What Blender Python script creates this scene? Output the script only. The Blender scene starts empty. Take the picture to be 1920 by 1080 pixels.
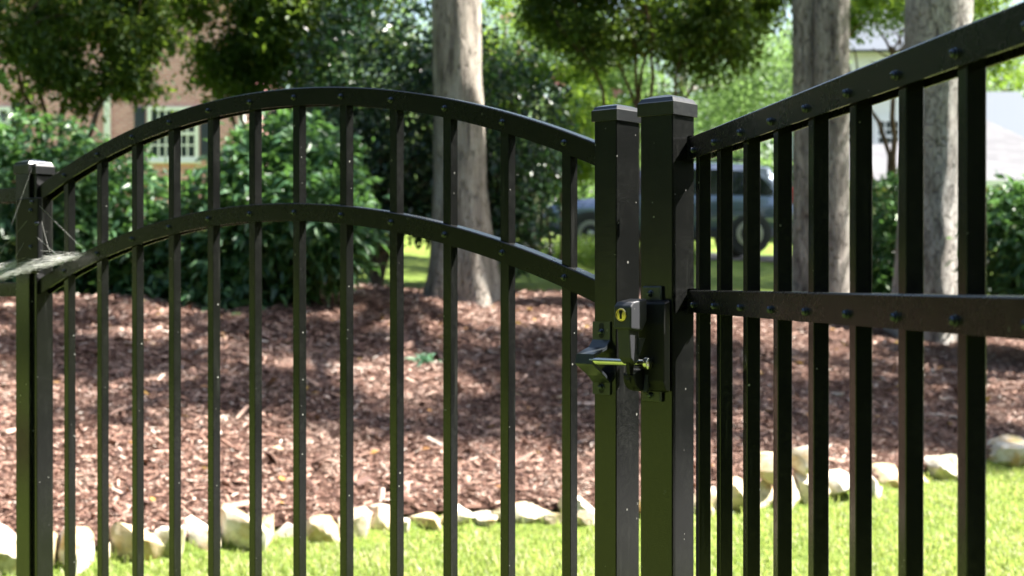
import bpy, bmesh, math
import numpy as np
from mathutils import Vector, Matrix, noise
R = math.radians
rng = np.random.default_rng(7)
SC = bpy.context.scene
COL = SC.collection

# ------------------------------------------------------------------ camera
EYE = 1.2
FPX = 2666.7                       # focal length in pixels of a 1920 wide picture (50 mm)
HOR = 531.0
cam_d = bpy.data.cameras.new('camera')
cam_d.lens = 50.0; cam_d.sensor_width = 36.0
cam_d.clip_start = 0.05; cam_d.clip_end = 3000
cam_d.dof.use_dof = True; cam_d.dof.focus_distance = 1.72; cam_d.dof.aperture_fstop = 9.0
cam = bpy.data.objects.new('camera', cam_d); COL.objects.link(cam)
cam.location = (0, 0, EYE)
cam.rotation_euler = (R(90) - math.atan((540 - HOR) / FPX), 0, 0)
SC.camera = cam

# ------------------------------------------------------------------ sky, sun, exposure
SUN_AZ, SUN_EL = R(9), R(53)      # azimuth counted from +X towards +Y
SUN = Vector((math.cos(SUN_AZ) * math.cos(SUN_EL), math.sin(SUN_AZ) * math.cos(SUN_EL), math.sin(SUN_EL)))
world = bpy.data.worlds.new('World'); SC.world = world; world.use_nodes = True
wn = world.node_tree.nodes; wl = world.node_tree.links
sky = wn.new('ShaderNodeTexSky'); sky.sky_type = 'NISHITA'; sky.sun_disc = False
sky.sun_elevation = SUN_EL; sky.sun_rotation = R(90) - SUN_AZ
sky.air_density = 1.3; sky.dust_density = 2.5
wn['Background'].inputs['Strength'].default_value = 0.055
wl.new(sky.outputs[0], wn['Background'].inputs['Color'])
sun_d = bpy.data.lights.new('sun', 'SUN'); sun_d.energy = 5.0; sun_d.angle = R(0.53); sun_d.color = (1, .95, .87)
sun = bpy.data.objects.new('sun', sun_d); COL.objects.link(sun)
sun.rotation_euler = SUN.to_track_quat('Z', 'Y').to_euler(); sun.location = (20, 8, 30)
SC.view_settings.view_transform = 'Standard'; SC.view_settings.look = 'None'
SC.view_settings.exposure = 2.5; SC.view_settings.gamma = 1.0
SC.view_settings.use_curve_mapping = False
SC.cycles.use_denoising = True
SC.cycles.max_bounces = 7; SC.cycles.diffuse_bounces = 4; SC.cycles.glossy_bounces = 3
SC.cycles.transmission_bounces = 5; SC.cycles.transparent_max_bounces = 8
SC.cycles.sample_clamp_indirect = 6.0
SC.cycles.caustics_reflective = False; SC.cycles.caustics_refractive = False

# ------------------------------------------------------------------ helpers
def at(x, y, Y):
    """photograph pixel (1920x1080) at distance Y -> point in the place"""
    return Vector(((x - 960) / FPX * Y, Y, EYE + (HOR - y) / FPX * Y))

def mesh_np(name, V, F, smooth=False):
    """V (n,3), F (m,k) constant-size faces"""
    me = bpy.data.meshes.new(name)
    V = np.asarray(V, np.float32); F = np.asarray(F, np.int32)
    k = F.shape[1]
    me.vertices.add(len(V)); me.vertices.foreach_set('co', V.ravel())
    me.loops.add(F.size); me.loops.foreach_set('vertex_index', F.ravel())
    me.polygons.add(len(F)); me.polygons.foreach_set('loop_start', np.arange(0, F.size, k, dtype=np.int32))
    me.update(calc_edges=True)
    if not smooth: me.shade_flat()
    return me

def tag(o, label=None, cat=None, group=None, kind=None):
    if label: o['label'] = label
    if cat: o['category'] = cat
    if group: o['group'] = group
    if kind: o['kind'] = kind
    return o

def link(name, me, mat=None, parent=None, loc=(0, 0, 0), rz=0.0):
    o = bpy.data.objects.new(name, me); COL.objects.link(o)
    o.location = loc; o.rotation_euler = (0, 0, rz)
    if mat is not None and len(me.materials) == 0: me.materials.append(mat)
    if parent is not None: o.parent = parent
    return o

def empty(name, loc, rz=0.0, **kw):
    o = bpy.data.objects.new(name, None); COL.objects.link(o)
    o.location = loc; o.rotation_euler = (0, 0, rz); o.empty_display_size = .1
    tag(o, **kw)
    return o

def bm_mesh(name, bm, smooth=False):
    bmesh.ops.recalc_face_normals(bm, faces=bm.faces)
    me = bpy.data.meshes.new(name); bm.to_mesh(me); bm.free()
    if smooth:
        for p in me.polygons: p.use_smooth = True
    else: me.shade_flat()
    return me

def bm_box(bm, lo, hi, bevel=0.0, seg=1):
    vs = [bm.verts.new((x, y, z)) for x in (lo[0], hi[0]) for y in (lo[1], hi[1]) for z in (lo[2], hi[2])]
    fs = [(0, 1, 3, 2), (4, 6, 7, 5), (0, 4, 5, 1), (2, 3, 7, 6), (0, 2, 6, 4), (1, 5, 7, 3)]
    faces = [bm.faces.new([vs[i] for i in f]) for f in fs]
    if bevel:
        es = list({e for f in faces for e in f.edges})
        bmesh.ops.bevel(bm, geom=es, offset=bevel, segments=seg, profile=.5, affect='EDGES')

def box(name, lo, hi, mat, parent=None, bevel=0.0, seg=1, loc=(0, 0, 0), rz=0.0):
    bm = bmesh.new(); bm_box(bm, lo, hi, bevel, seg)
    return link(name, bm_mesh(name, bm), mat, parent, loc, rz)

def bm_prism(bm, poly, axis, a, b):
    """extrude a 2-D polygon along axis 0/1/2 from a to b"""
    def p3(p, s):
        q = list(p); q.insert(axis, s); return q
    A = [bm.verts.new(p3(p, a)) for p in poly]; B = [bm.verts.new(p3(p, b)) for p in poly]
    n = len(poly)
    bm.faces.new(A); bm.faces.new(B[::-1])
    for i in range(n): bm.faces.new((A[i], B[i], B[(i + 1) % n], A[(i + 1) % n]))

def prism(name, poly, axis, a, b, mat, parent=None, bevel=0.0, seg=1, loc=(0, 0, 0), rz=0.0):
    bm = bmesh.new(); bm_prism(bm, poly, axis, a, b)
    if bevel: bmesh.ops.bevel(bm, geom=list(bm.edges), offset=bevel, segments=seg, profile=.5, affect='EDGES')
    return link(name, bm_mesh(name, bm), mat, parent, loc, rz)

def bm_lathe(bm, prof, origin, axis, seg=16):
    """prof: list of (distance along axis, radius)"""
    ax = Vector(axis).normalized(); u = ax.orthogonal().normalized(); v = ax.cross(u); o = Vector(origin)
    rings = []
    for d, r in prof:
        rings.append([bm.verts.new(o + ax * d + (u * math.cos(k * 2 * math.pi / seg) + v * math.sin(k * 2 * math.pi / seg)) * max(r, 1e-5)) for k in range(seg)])
    for i in range(len(rings) - 1):
        for k in range(seg):
            bm.faces.new((rings[i][k], rings[i][(k + 1) % seg], rings[i + 1][(k + 1) % seg], rings[i + 1][k]))
    bm.faces.new(rings[0][::-1]); bm.faces.new(rings[-1])

def lathe(name, prof, origin, axis, mat, parent=None, seg=16, smooth=True, loc=(0, 0, 0), rz=0.0):
    bm = bmesh.new(); bm_lathe(bm, prof, origin, axis, seg)
    me = bm_mesh(name, bm, smooth)
    if smooth:
        try: me.set_sharp_from_angle(angle=R(40))
        except Exception: pass
    return link(name, me, mat, parent, loc, rz)

def tube_np(path, radii, seg=8):
    path = np.asarray(path, float); n = len(path)
    T = np.gradient(path, axis=0); T /= np.linalg.norm(T, axis=1)[:, None] + 1e-9
    ref = np.array([0., 1., 0.]) if abs(T[0][1]) < .9 else np.array([1., 0., 0.])
    U = np.cross(T, ref); U /= np.linalg.norm(U, axis=1)[:, None]
    W = np.cross(T, U)
    a = np.linspace(0, 2 * np.pi, seg, endpoint=False)
    V = path[:, None, :] + (U[:, None, :] * np.cos(a)[None, :, None] + W[:, None, :] * np.sin(a)[None, :, None]) * np.asarray(radii)[:, None, None]
    V = V.reshape(-1, 3)
    F = []
    for i in range(n - 1):
        for k in range(seg):
            F.append((i * seg + k, i * seg + (k + 1) % seg, (i + 1) * seg + (k + 1) % seg, (i + 1) * seg + k))
    return V, np.array(F)

def join_np(parts):
    Vs, Fs, o = [], [], 0
    for V, F in parts:
        Vs.append(V); Fs.append(F + o); o += len(V)
    return np.concatenate(Vs), np.concatenate(Fs)

# ------------------------------------------------------------------ node materials
class NM:
    def __init__(s, name):
        s.m = bpy.data.materials.new(name); s.m.use_nodes = True
        s.nt = s.m.node_tree; s.N = s.nt.nodes; s.L = s.nt.links
        s.b = s.N['Principled BSDF']; s.out = s.N['Material Output']
        s.geo = s.N.new('ShaderNodeNewGeometry')
    def pos(s, scale=(1, 1, 1)):
        mp = s.N.new('ShaderNodeMapping'); mp.inputs['Scale'].default_value = scale
        s.L.new(s.geo.outputs['Position'], mp.inputs['Vector']); return mp.outputs[0]
    def noise(s, scale, detail=4, rough=.6, vec=None):
        n = s.N.new('ShaderNodeTexNoise'); n.inputs['Scale'].default_value = scale
        n.inputs['Detail'].default_value = detail; n.inputs['Roughness'].default_value = rough
        s.L.new(vec or s.geo.outputs['Position'], n.inputs['Vector']); return n.outputs['Fac']
    def voro(s, scale, feature='F1', vec=None, out='Distance'):
        n = s.N.new('ShaderNodeTexVoronoi'); n.feature = feature; n.inputs['Scale'].default_value = scale
        s.L.new(vec or s.geo.outputs['Position'], n.inputs['Vector']); return n.outputs[out]
    def ramp(s, fac, stops):
        r = s.N.new('ShaderNodeValToRGB'); e = r.color_ramp.elements
        while len(e) > 1: e.remove(e[-1])
        e[0].position = stops[0][0]; e[0].color = (*stops[0][1], 1)
        for p, c in stops[1:]:
            q = e.new(p); q.color = (*c, 1)
        s.L.new(fac, r.inputs['Fac']); return r.outputs['Color']
    def val(s, fac, lo, hi, a=0., b=1.):
        m = s.N.new('ShaderNodeMapRange'); m.inputs['From Min'].default_value = lo; m.inputs['From Max'].default_value = hi
        m.inputs['To Min'].default_value = a; m.inputs['To Max'].default_value = b
        s.L.new(fac, m.inputs['Value']); return m.outputs[0]
    def mix(s, fac, a, b, mode='MIX'):
        m = s.N.new('ShaderNodeMix'); m.data_type = 'RGBA'; m.blend_type = mode
        for k, v in (('Factor', fac), ('A', a), ('B', b)):
            i = [q for q in m.inputs if q.name == k and q.enabled][0] if k != 'Factor' else m.inputs[0]
            if k != 'Factor': i = m.inputs[6] if k == 'A' else m.inputs[7]
            if isinstance(v, (int, float)): i.default_value = v
            elif isinstance(v, tuple): i.default_value = (*v, 1)
            else: s.L.new(v, i)
        return m.outputs[2]
    def math(s, op, a, b=0.):
        m = s.N.new('ShaderNodeMath'); m.operation = op
        for i, v in ((0, a), (1, b)):
            if isinstance(v, (int, float)): m.inputs[i].default_value = v
            else: s.L.new(v, m.inputs[i])
        return m.outputs[0]
    def set(s, k, v):
        i = s.b.inputs[k]
        if isinstance(v, (int, float)): i.default_value = v
        elif isinstance(v, tuple): i.default_value = (*v, 1)
        else: s.L.new(v, i)
        return s
    def bump(s, h, strength=.3, dist=.01):
        b = s.N.new('ShaderNodeBump'); b.inputs['Strength'].default_value = strength; b.inputs['Distance'].default_value = dist
        s.L.new(h, b.inputs['Height']); s.L.new(b.outputs[0], s.b.inputs['Normal']); return s
    def translucent(s, col, fac):
        t = s.N.new('ShaderNodeBsdfTranslucent'); mx = s.N.new('ShaderNodeMixShader'); mx.inputs[0].default_value = fac
        if isinstance(col, tuple): t.inputs[0].default_value = (*col, 1)
        else: s.L.new(col, t.inputs[0])
        s.L.new(s.b.outputs[0], mx.inputs[1]); s.L.new(t.outputs[0], mx.inputs[2]); s.L.new(mx.outputs[0], s.out.inputs['Surface'])
        return s
M = {}
def plain(name, col, rough=.5, metal=0., spec=.5):
    n = NM(name); n.set('Base Color', col).set('Roughness', rough).set('Metallic', metal).set('Specular IOR Level', spec)
    M[name] = n.m; return n

def coat(name, dust=.5, base=(.011, .012, .011), rough=.3, spec=.6):
    """black powder coat with dried water spots and dust"""
    n = NM(name)
    film = n.val(n.noise(9, 5, .65), .42, .72)
    fine = n.val(n.noise(160, 3, .7), .35, .75)
    f = n.math('MULTIPLY', n.math('MULTIPLY', film, fine), dust)
    c = n.mix(f, base, (.06, .062, .058))
    v = n.N.new('ShaderNodeTexVoronoi'); v.inputs['Scale'].default_value = 70; v.inputs['Randomness'].default_value = 1
    n.L.new(n.geo.outputs['Position'], v.inputs['Vector'])
    sep = n.N.new('ShaderNodeSeparateColor'); n.L.new(v.outputs['Color'], sep.inputs[0])
    size = n.val(sep.outputs[0], .5, 1., 0., .14)
    spot = n.math('LESS_THAN', v.outputs['Distance'], size)
    spot = n.math('MULTIPLY', spot, n.val(n.noise(14, 2), .40, .56))
    spot = n.math('MULTIPLY', spot, min(1., dust * 3.6))
    c = n.mix(spot, c, (.2, .2, .185))
    run = n.val(n.noise(1.3, 4, .6, n.pos((70, 70, 3.5))), .58, .72)
    run = n.math('MULTIPLY', n.math('MULTIPLY', run, n.val(n.noise(5, 2), .45, .65)), min(1., dust * 1.6))
    c = n.mix(run, c, (.07, .072, .066))
    n.set('Base Color', c).set('Specular IOR Level', spec)
    n.set('Roughness', n.math('ADD', n.math('MULTIPLY', n.math('ADD', f, spot), .35), rough))
    n.bump(n.noise(420, 2), .05, .001)
    M[name] = n.m
coat('coat', .2, base=(.005, .0053, .0052), rough=.16, spec=.5)
coat('coat_clean', .06, base=(.004, .0043, .004), rough=.27, spec=.32)
coat('coat_cap', .3, base=(.008, .0085, .0095), rough=.3)
coat('latch_black', .05, base=(.003, .0032, .004), rough=.45, spec=.25)
coat('latch_grey', .2, base=(.03, .031, .036), rough=.45, spec=.3)
coat('bracket_metal', .2, base=(.02, .024, .028), rough=.32)
plain('zinc', (.62, .6, .5), .22, 1.)
plain('brass', (.75, .56, .22), .25, 1.)
plain('slot_dark', (.004, .004, .004), .8)
plain('screw_black', (.055, .065, .085), .24, .85)

def leafmat(name, stops, trans, rough=.45, tfac=.35, spec=.4, patch=None):
    n = NM(name)
    c = n.ramp(n.geo.outputs['Random Per Island'], stops)
    if patch:
        for sc, lo, hi, amt, col in patch: c = n.mix(n.math('MULTIPLY', n.val(n.noise(sc, 4, .6), lo, hi), amt), c, col)
    n.set('Base Color', c).set('Roughness', rough).set('Specular IOR Level', spec)
    t = n.mix(.85, c, trans, 'MIX')
    n.translucent(t, tfac); M[name] = n.m
leafmat('leaf_laurel', [(0, (.022, .062, .03)), (.4, (.04, .105, .045)), (.75, (.075, .165, .062)), (1, (.15, .25, .1))], (.14, .3, .06), .4, .3, .45)
leafmat('leaf_holly', [(0, (.010, .026, .014)), (.5, (.018, .046, .022)), (1, (.035, .08, .032))], (.05, .13, .03), .32, .18, .5)
leafmat('leaf_myrtle', [(0, (.032, .062, .013)), (.5, (.055, .10, .019)), (.94, (.085, .145, .026)), (1, (.26, .23, .06))], (.22, .34, .035), .5, .38)
leafmat('leaf_myrtle_bright', [(0, (.05, .10, .018)), (.5, (.08, .15, .026)), (.94, (.12, .2, .03)), (1, (.30, .26, .05))], (.32, .48, .045), .5, .5)
leafmat('leaf_oak', [(0, (.03, .06, .016)), (.5, (.05, .1, .025)), (1, (.09, .15, .035))], (.20, .34, .05), .5, .4)
leafmat('leaf_far', [(0, (.05, .09, .04)), (.5, (.08, .14, .055)), (1, (.13, .2, .08))], (.26, .42, .12), .55, .45)
leafmat('leaf_box', [(0, (.04, .08, .018)), (.5, (.07, .13, .03)), (1, (.13, .2, .045))], (.26, .4, .06), .5, .4)
leafmat('leaf_strap', [(0, (.05, .13, .08)), (.6, (.09, .2, .12)), (1, (.2, .3, .2))], (.12, .28, .1), .4, .25)
leafmat('grass_blade', [(0, (.10, .17, .03)), (.35, (.17, .25, .05)), (.62, (.26, .33, .085)), (.76, (.44, .42, .21)), (1, (.6, .54, .36))], (.42, .52, .12), .5, .45, .4, [(1.6, .5, .68, .6, (.5, .45, .24)), (2.7, .55, .7, .6, (.09, .17, .03))])
leafmat('fallen', [(0, (.36, .26, .05)), (.4, (.42, .2, .05)), (.7, (.3, .15, .07)), (1, (.45, .38, .24))], (.4, .28, .06), .6, .2)
leafmat('flower_pink', [(0, (.55, .12, .25)), (1, (.75, .3, .42))], (.7, .25, .35), .6, .3)
leafmat('chip', [(0, (.06, .03, .025)), (.3, (.15, .08, .06)), (.6, (.255, .145, .108)), (.84, (.38, .245, .19)), (.95, (.48, .36, .3)), (1, (.6, .52, .45))], (.1, .05, .03), .75, .02, .25, [(1.1, .52, .7, .4, (.09, .05, .04)), (2.3, .54, .7, .5, (.34, .26, .21))])

def ground_mats():
    n = NM('lawn_ground')
    a = n.ramp(n.noise(7, 6, .7), [(.3, (.08, .13, .022)), (.5, (.14, .2, .036)), (.66, (.2, .25, .06)), (.78, (.3, .27, .13))])
    b = n.ramp(n.noise(.25, 3), [(.35, (.75, .8, .7)), (.65, (1.1, 1.05, 1))])
    n.set('Base Color', n.mix(1., a, b, 'MULTIPLY')).set('Roughness', .9).set('Specular IOR Level', .15)
    n.bump(n.noise(60, 5, .8), .8, .03); M['lawn_ground'] = n.m
    n = NM('mulch_ground')
    a = n.ramp(n.noise(55, 5, .75, n.pos((1, .8, 1))), [(.3, (.03, .015, .011)), (.5, (.085, .044, .032)), (.64, (.15, .08, .058)), (.8, (.26, .17, .13))])
    n.set('Base Color', a).set('Roughness', .9).set('Specular IOR Level', .15)
    n.bump(n.noise(70, 5, .8), 1., .03); M['mulch_ground'] = n.m
    n = NM('asphalt')
    n.set('Base Color', n.ramp(n.noise(40, 4, .7), [(.3, (.045, .045, .047)), (.7, (.085, .083, .08))])).set('Roughness', .85)
    M['asphalt'] = n.m
    n = NM('reflection_dark')
    n.set('Base Color', n.ramp(n.noise(40, 4, .7), [(.3, (.022, .022, .023)), (.7, (.045, .044, .043))])).set('Roughness', .9)
    M['reflection_dark'] = n.m
ground_mats()

def bark(name, cols, vs=(7, 7, 1.6), dark=(.05, .04, .033), patch=.5):
    n = NM(name)
    v = n.pos(vs)
    big = n.noise(1.6, 5, .65, v)
    c = n.ramp(big, [(.28, dark), (.42, cols[0]), (.56, cols[1]), (.74, cols[2])])
    ln = n.val(n.voro(5.5, 'DISTANCE_TO_EDGE', n.pos((vs[0] * .8, vs[1] * .8, vs[2] * .55))), 0, .07)
    c = n.mix(n.math('MULTIPLY', n.math('SUBTRACT', 1., ln), .75), c, dark)
    li = n.val(n.noise(3.2, 5, .7), .56, .66)
    c = n.mix(n.math('MULTIPLY', li, patch), c, (.50, .49, .45))
    c = n.mix(n.math('MULTIPLY', n.val(n.noise(38, 3), .4, .75), .35), c, dark)
    n.set('Base Color', c).set('Roughness', .9).set('Specular IOR Level', .15)
    h = n.math('ADD', n.math('MULTIPLY', ln, .8), n.math('MULTIPLY', n.noise(26, 5, .75, n.pos((1, 1, .45))), .8))
    n.bump(h, .9, .03); M[name] = n.m
bark('bark_brown', [(.3, .26, .225), (.44, .39, .335), (.57, .52, .46)], vs=(8, 8, .8), patch=.25)
bark('bark_grey', [(.34, .315, .29), (.47, .445, .42), (.58, .56, .53)], vs=(7, 7, 2.4), dark=(.075, .065, .06), patch=.6)
bark('bark_pair', [(.3, .275, .25), (.43, .4, .36), (.54, .51, .47)], vs=(7, 7, 1.4), patch=.4)
bark('bark_myrtle', [(.15, .095, .065), (.23, .155, .11), (.33, .25, .19)], vs=(14, 14, 2), dark=(.07, .045, .032), patch=.1)

def stone_mat():
    n = NM('stone')
    oi = n.N.new('ShaderNodeObjectInfo')
    base = n.ramp(oi.outputs['Random'], [(0, (.62, .56, .46)), (.3, (.68, .65, .58)), (.55, (.56, .46, .3)), (.75, (.7, .68, .62)), (1, (.5, .47, .4))])
    c = n.mix(n.val(n.noise(8, 5, .65), .44, .66), base, (.42, .29, .14))
    c = n.mix(n.math('MULTIPLY', n.val(n.noise(26, 5, .7), .52, .75), .7), c, (.26, .22, .16))
    mossy = n.math('MULTIPLY', n.val(n.noise(4.3, 4), .52, .62), .7)
    c = n.mix(mossy, c, (.13, .15, .045))
    n.set('Base Color', c).set('Roughness', .85).set('Specular IOR Level', .2)
    n.bump(n.noise(45, 6, .7), .6, .012); M['stone'] = n.m
stone_mat()

def house_mats():
    n = NM('brick_wall')
    cb = n.N.new('ShaderNodeCombineXYZ'); sp = n.N.new('ShaderNodeSeparateXYZ')
    n.L.new(n.geo.outputs['Position'], sp.inputs[0]); n.L.new(sp.outputs[0], cb.inputs[0]); n.L.new(sp.outputs[2], cb.inputs[1])
    bt = n.N.new('ShaderNodeTexBrick'); n.L.new(cb.outputs[0], bt.inputs['Vector'])
    bt.inputs['Color1'].default_value = (.5, .18, .185, 1); bt.inputs['Color2'].default_value = (.68, .31, .32, 1); bt.inputs['Mortar'].default_value = (.66, .53, .55, 1)
    bt.inputs['Scale'].default_value = 1; bt.inputs['Brick Width'].default_value = .215; bt.inputs['Row Height'].default_value = .078; bt.inputs['Mortar Size'].default_value = .010
    c = n.mix(n.val(n.noise(2.2, 4), .3, .7), bt.outputs['Color'], (.64, .35, .36)); 
    c2 = n.mix(.45, bt.outputs['Color'], c)
    n.set('Base Color', c2).set('Roughness', .9)
    n.bump(bt.outputs['Fac'], -.4, .01); M['brick_wall'] = n.m
    n = NM('shingles')
    w = n.N.new('ShaderNodeTexBrick'); cb = n.N.new('ShaderNodeCombineXYZ'); sp = n.N.new('ShaderNodeSeparateXYZ')
    n.L.new(n.geo.outputs['Position'], sp.inputs[0]); n.L.new(n.math('ADD', sp.outputs[0], sp.outputs[1]), cb.inputs[0]); n.L.new(sp.outputs[2], cb.inputs[1]); n.L.new(cb.outputs[0], w.inputs['Vector'])
    w.inputs['Color1'].default_value = (.095, .095, .106, 1); w.inputs['Color2'].default_value = (.125, .124, .135, 1); w.inputs['Mortar'].default_value = (.085, .085, .095, 1)
    w.inputs['Scale'].default_value = 1; w.inputs['Brick Width'].default_value = .3; w.inputs['Row Height'].default_value = .08; w.inputs['Mortar Size'].default_value = .008
    n.set('Base Color', w.outputs['Color']).set('Roughness', .9); M['shingles'] = n.m
    n = NM('siding')
    sp = n.N.new('ShaderNodeSeparateXYZ'); n.L.new(n.geo.outputs['Position'], sp.inputs[0])
    saw = n.math('FRACT', n.math('MULTIPLY', sp.outputs[2], 6.5))
    n.set('Base Color', n.mix(n.val(n.noise(1.5, 3), .3, .7), (.76, .75, .72), (.82, .81, .79))).set('Roughness', .6)
    n.bump(saw, .5, .02); M['siding'] = n.m
house_mats()
plain('white_paint', (.8, .8, .78), .45)
plain('shutter_navy', (.03, .038, .06), .5)
plain('beige_wall', (.5, .45, .36), .8)
plain('roof_dark', (.05, .065, .09), .8)
plain('window_glass', (.03, .04, .045), .05, 0, .8)
plain('car_paint', (.13, .165, .24), .16, .5, .7)
M['car_paint'].node_tree.nodes['Principled BSDF'].inputs['Coat Weight'].default_value = 1.
plain('car_trim', (.02, .02, .022), .5)
plain('car_glass', (.012, .014, .016), .04, 0, .8)
plain('tyre', (.02, .02, .02), .8)
plain('rim', (.5, .5, .52), .3, .9)
plain('lamp_red', (.5, .02, .015), .2)
plain('lamp_clear', (.75, .78, .8), .1)
n = plain('silk', (.9, .9, .88), .5); n.translucent((.9, .9, .88), .5)

# ------------------------------------------------------------------ ground
SLX = np.array([-40, -8, -4.2, -2.05, -1.82, -1.57, -1.24, -.88, -.26, .34, 1.09, 1.5, 1.87, 2.47, 3.2, 5.2, 9, 40])
SLY = np.array([2., 3.6, 4.8, 5.85, 6.0, 6.1, 6.4, 6.62, 7.0, 6.98, 7.4, 7.55, 7.85, 8.5, 9.2, 10.8, 12.5, 13.])
def yl(x): return np.interp(x, SLX, SLY)
def hgt(x, y):
    x = np.asarray(x, float); y = np.asarray(y, float)
    s = y - yl(x)
    z = np.interp(s, [-400, -.12, .12, 6.5, 20, 29, 60, 400], [0, 0, .10, 1.02, 1.85, 2.5, 3.2, 6.])
    und = .03 * np.sin(x * 1.7 + 1) * np.sin(y * 1.3) + .02 * np.sin(x * 3.1) * np.cos(y * 2.7 + .5)
    return z + und * np.clip(s / 1.5, 0, 1) + .008 * np.sin(x * 2.3) * np.sin(y * 2.9) * (s < 0)
def hz(x, y): return float(hgt(x, y))

def grid(xs, ys, zfun):
    X, Y = np.meshgrid(xs, ys); V = np.stack([X, Y, zfun(X, Y)], -1).reshape(-1, 3)
    nx, ny = len(xs), len(ys)
    i = np.arange(nx - 1)[None, :] + np.arange(ny - 1)[:, None] * nx; i = i.ravel()
    return V, np.stack([i, i + 1, i + nx + 1, i + nx], 1)
xs = np.unique(np.concatenate([np.linspace(-600, -30, 12), np.linspace(-30, -6, 25), np.linspace(-6, 7, 105), np.linspace(7, 30, 24), np.linspace(30, 600, 12)]))
ys = np.unique(np.concatenate([np.linspace(-400, -20, 10), np.linspace(-20, 4, 25), np.linspace(4, 16, 97), np.linspace(16, 60, 45), np.linspace(60, 900, 15)]))
V, F = grid(xs, ys, hgt)
tag(link('lawn', mesh_np('lawn', V, F, True), M['lawn_ground']), kind='structure')

# mulch bed : a sheet on the bank behind the stone edging
def bed_back(x): return np.interp(x, [-9, -5, -1.2, -.3, .6, 2., 3.2, 5, 9], [13.6, 13.8, 14.2, 14.6, 14.6, 15.6, 16.3, 16.0, 15.5])
us = np.linspace(-8.5, 9, 150); vs_ = np.linspace(0, 1, 90)
U, W = np.meshgrid(us, vs_)
Yb = yl(U) + .02 + W * (bed_back(U) + .25 * np.sin(U * 2.1) - yl(U) - .02)
V = np.stack([U, Yb, hgt(U, Yb) + .028], -1).reshape(-1, 3)
nx = len(us); i = (np.arange(nx - 1)[None, :] + np.arange(len(vs_) - 1)[:, None] * nx).ravel()
tag(link('mulch_bed', mesh_np('mulch_bed', V, np.stack([i, i + 1, i + nx + 1, i + nx], 1), True), M['mulch_ground']), kind='structure')

# bark chips lying on the bed
def chips(n, xr, y0, y1, smin, smax):
    x = rng.uniform(xr[0], xr[1], n * 3); f = rng.uniform(0, 1, n * 3); y = y0 + (y1 - y0) * f
    ok = (y > yl(x) + .03) & (y < bed_back(x) + .1) & (np.abs(x) < .42 * y + .6)
    x, y = x[ok][:n], y[ok][:n]; n = len(x)
    L = rng.uniform(smin, smax, n) * rng.choice([1, 1, 1, 1.5], n); Wd = L * rng.uniform(.18, .42, n); T = Wd * rng.uniform(.15, .4, n)
    a = rng.uniform(0, 2 * np.pi, n); p = rng.normal(0, .28, n); ro = rng.normal(0, .4, n)
    D = np.stack([np.cos(a) * np.cos(p), np.sin(a) * np.cos(p), np.sin(p)], 1)
    S0 = np.stack([-np.sin(a), np.cos(a), np.zeros(n)], 1); N0 = np.cross(D, S0)
    S = S0 * np.cos(ro)[:, None] + N0 * np.sin(ro)[:, None]; N = np.cross(D, S)
    C = np.stack([x, y, hgt(x, y) + .032 + np.abs(np.sin(p)) * L * .35 + rng.uniform(0, .014, n)], 1)
    d, s, t = D * L[:, None] / 2, S * Wd[:, None] / 2, N * T[:, None]
    k = rng.uniform(.5, 1, (n, 1))
    vv = np.stack([C - d - s * k, C + d - s, C + d + s * k, C - d + s, C - d * .9 + t, C + d * .9 + t], 1).reshape(-1, 3)
    b = (np.arange(n) * 6)[:, None]
    tri = np.array([[0, 1, 5], [0, 5, 4], [3, 4, 5], [3, 5, 2], [0, 4, 3], [1, 2, 5]])
    return vv, (b[:, :, None] + tri[None]).reshape(-1, 3)
V, F = join_np([chips(90000, (-4, 5.2), 5.8, 10.5, .008, .034), chips(3500, (-4, 5.2), 5.8, 12, .035, .09), chips(46000, (-6, 7), 10., 16, .014, .05)])
tag(link('bark_chips', mesh_np('bark_chips', V, F), M['chip']), 'reddish brown shredded bark chips covering the planting bed', 'mulch', kind='stuff')

# grass blades on the lawn in front of the stones
def blades(n, xr, yr, hmin, hmax, near_edge=False):
    x = rng.uniform(xr[0], xr[1], n * 2); y = rng.uniform(yr[0], yr[1], n * 2)
    if near_edge: y = yl(x) - np.abs(rng.normal(0, .09, n * 2)) + .05
    ok = (y < yl(x) - (.03 if near_edge else .1)) & (np.abs(x) < .42 * y + .5)
    # thin worn places
    w = np.sin(x * 3.1 + 1.3) * np.sin(y * 4.3) + np.sin(x * 7.7) * np.sin(y * 6.1 + 2)
    ok &= (w > -.75) | (rng.uniform(0, 1, n * 2) < .35)
    x, y = x[ok][:n], y[ok][:n]; n = len(x)
    h = rng.uniform(hmin, hmax, n); a = rng.uniform(0, 2 * np.pi, n); lean = rng.uniform(.1, .8, n) * h
    wd = rng.uniform(.002, .0042, n)
    B = np.stack([x, y, hgt(x, y) - .003], 1); S = np.stack([np.cos(a), np.sin(a), 0 * a], 1) * wd[:, None]
    b2 = a + np.pi / 2 + rng.normal(0, .5, n)
    Ld = np.stack([np.cos(b2), np.sin(b2), 0 * a], 1)
    up = np.array([0, 0, 1.])
    mid = B + Ld * (lean * .35)[:, None] + up * (h * .6)[:, None]; tip = B + Ld * lean[:, None] + up * (h * .95)[:, None]
    vv = np.stack([B - S, B + S, mid + S * .8, mid - S * .8, tip], 1).reshape(-1, 3)
    tri = np.array([[0, 1, 2], [0, 2, 3], [3, 2, 4]])
    return vv, ((np.arange(n) * 5)[:, None, None] + tri[None]).reshape(-1, 3)
V, F = join_np([blades(66000, (-3, 4.2), (5.3, 9.2), .012, .042), blades(1500, (-2.6, 3.6), (5, 9), .03, .07, True), blades(22000, (-2.3, 2.6), (2.4, 5.4), .025, .06)])
tag(link('grass', mesh_np('grass', V, F), M['grass_blade']), 'bright sunlit lawn grass in front of the stone edging', 'grass', kind='stuff')

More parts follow.
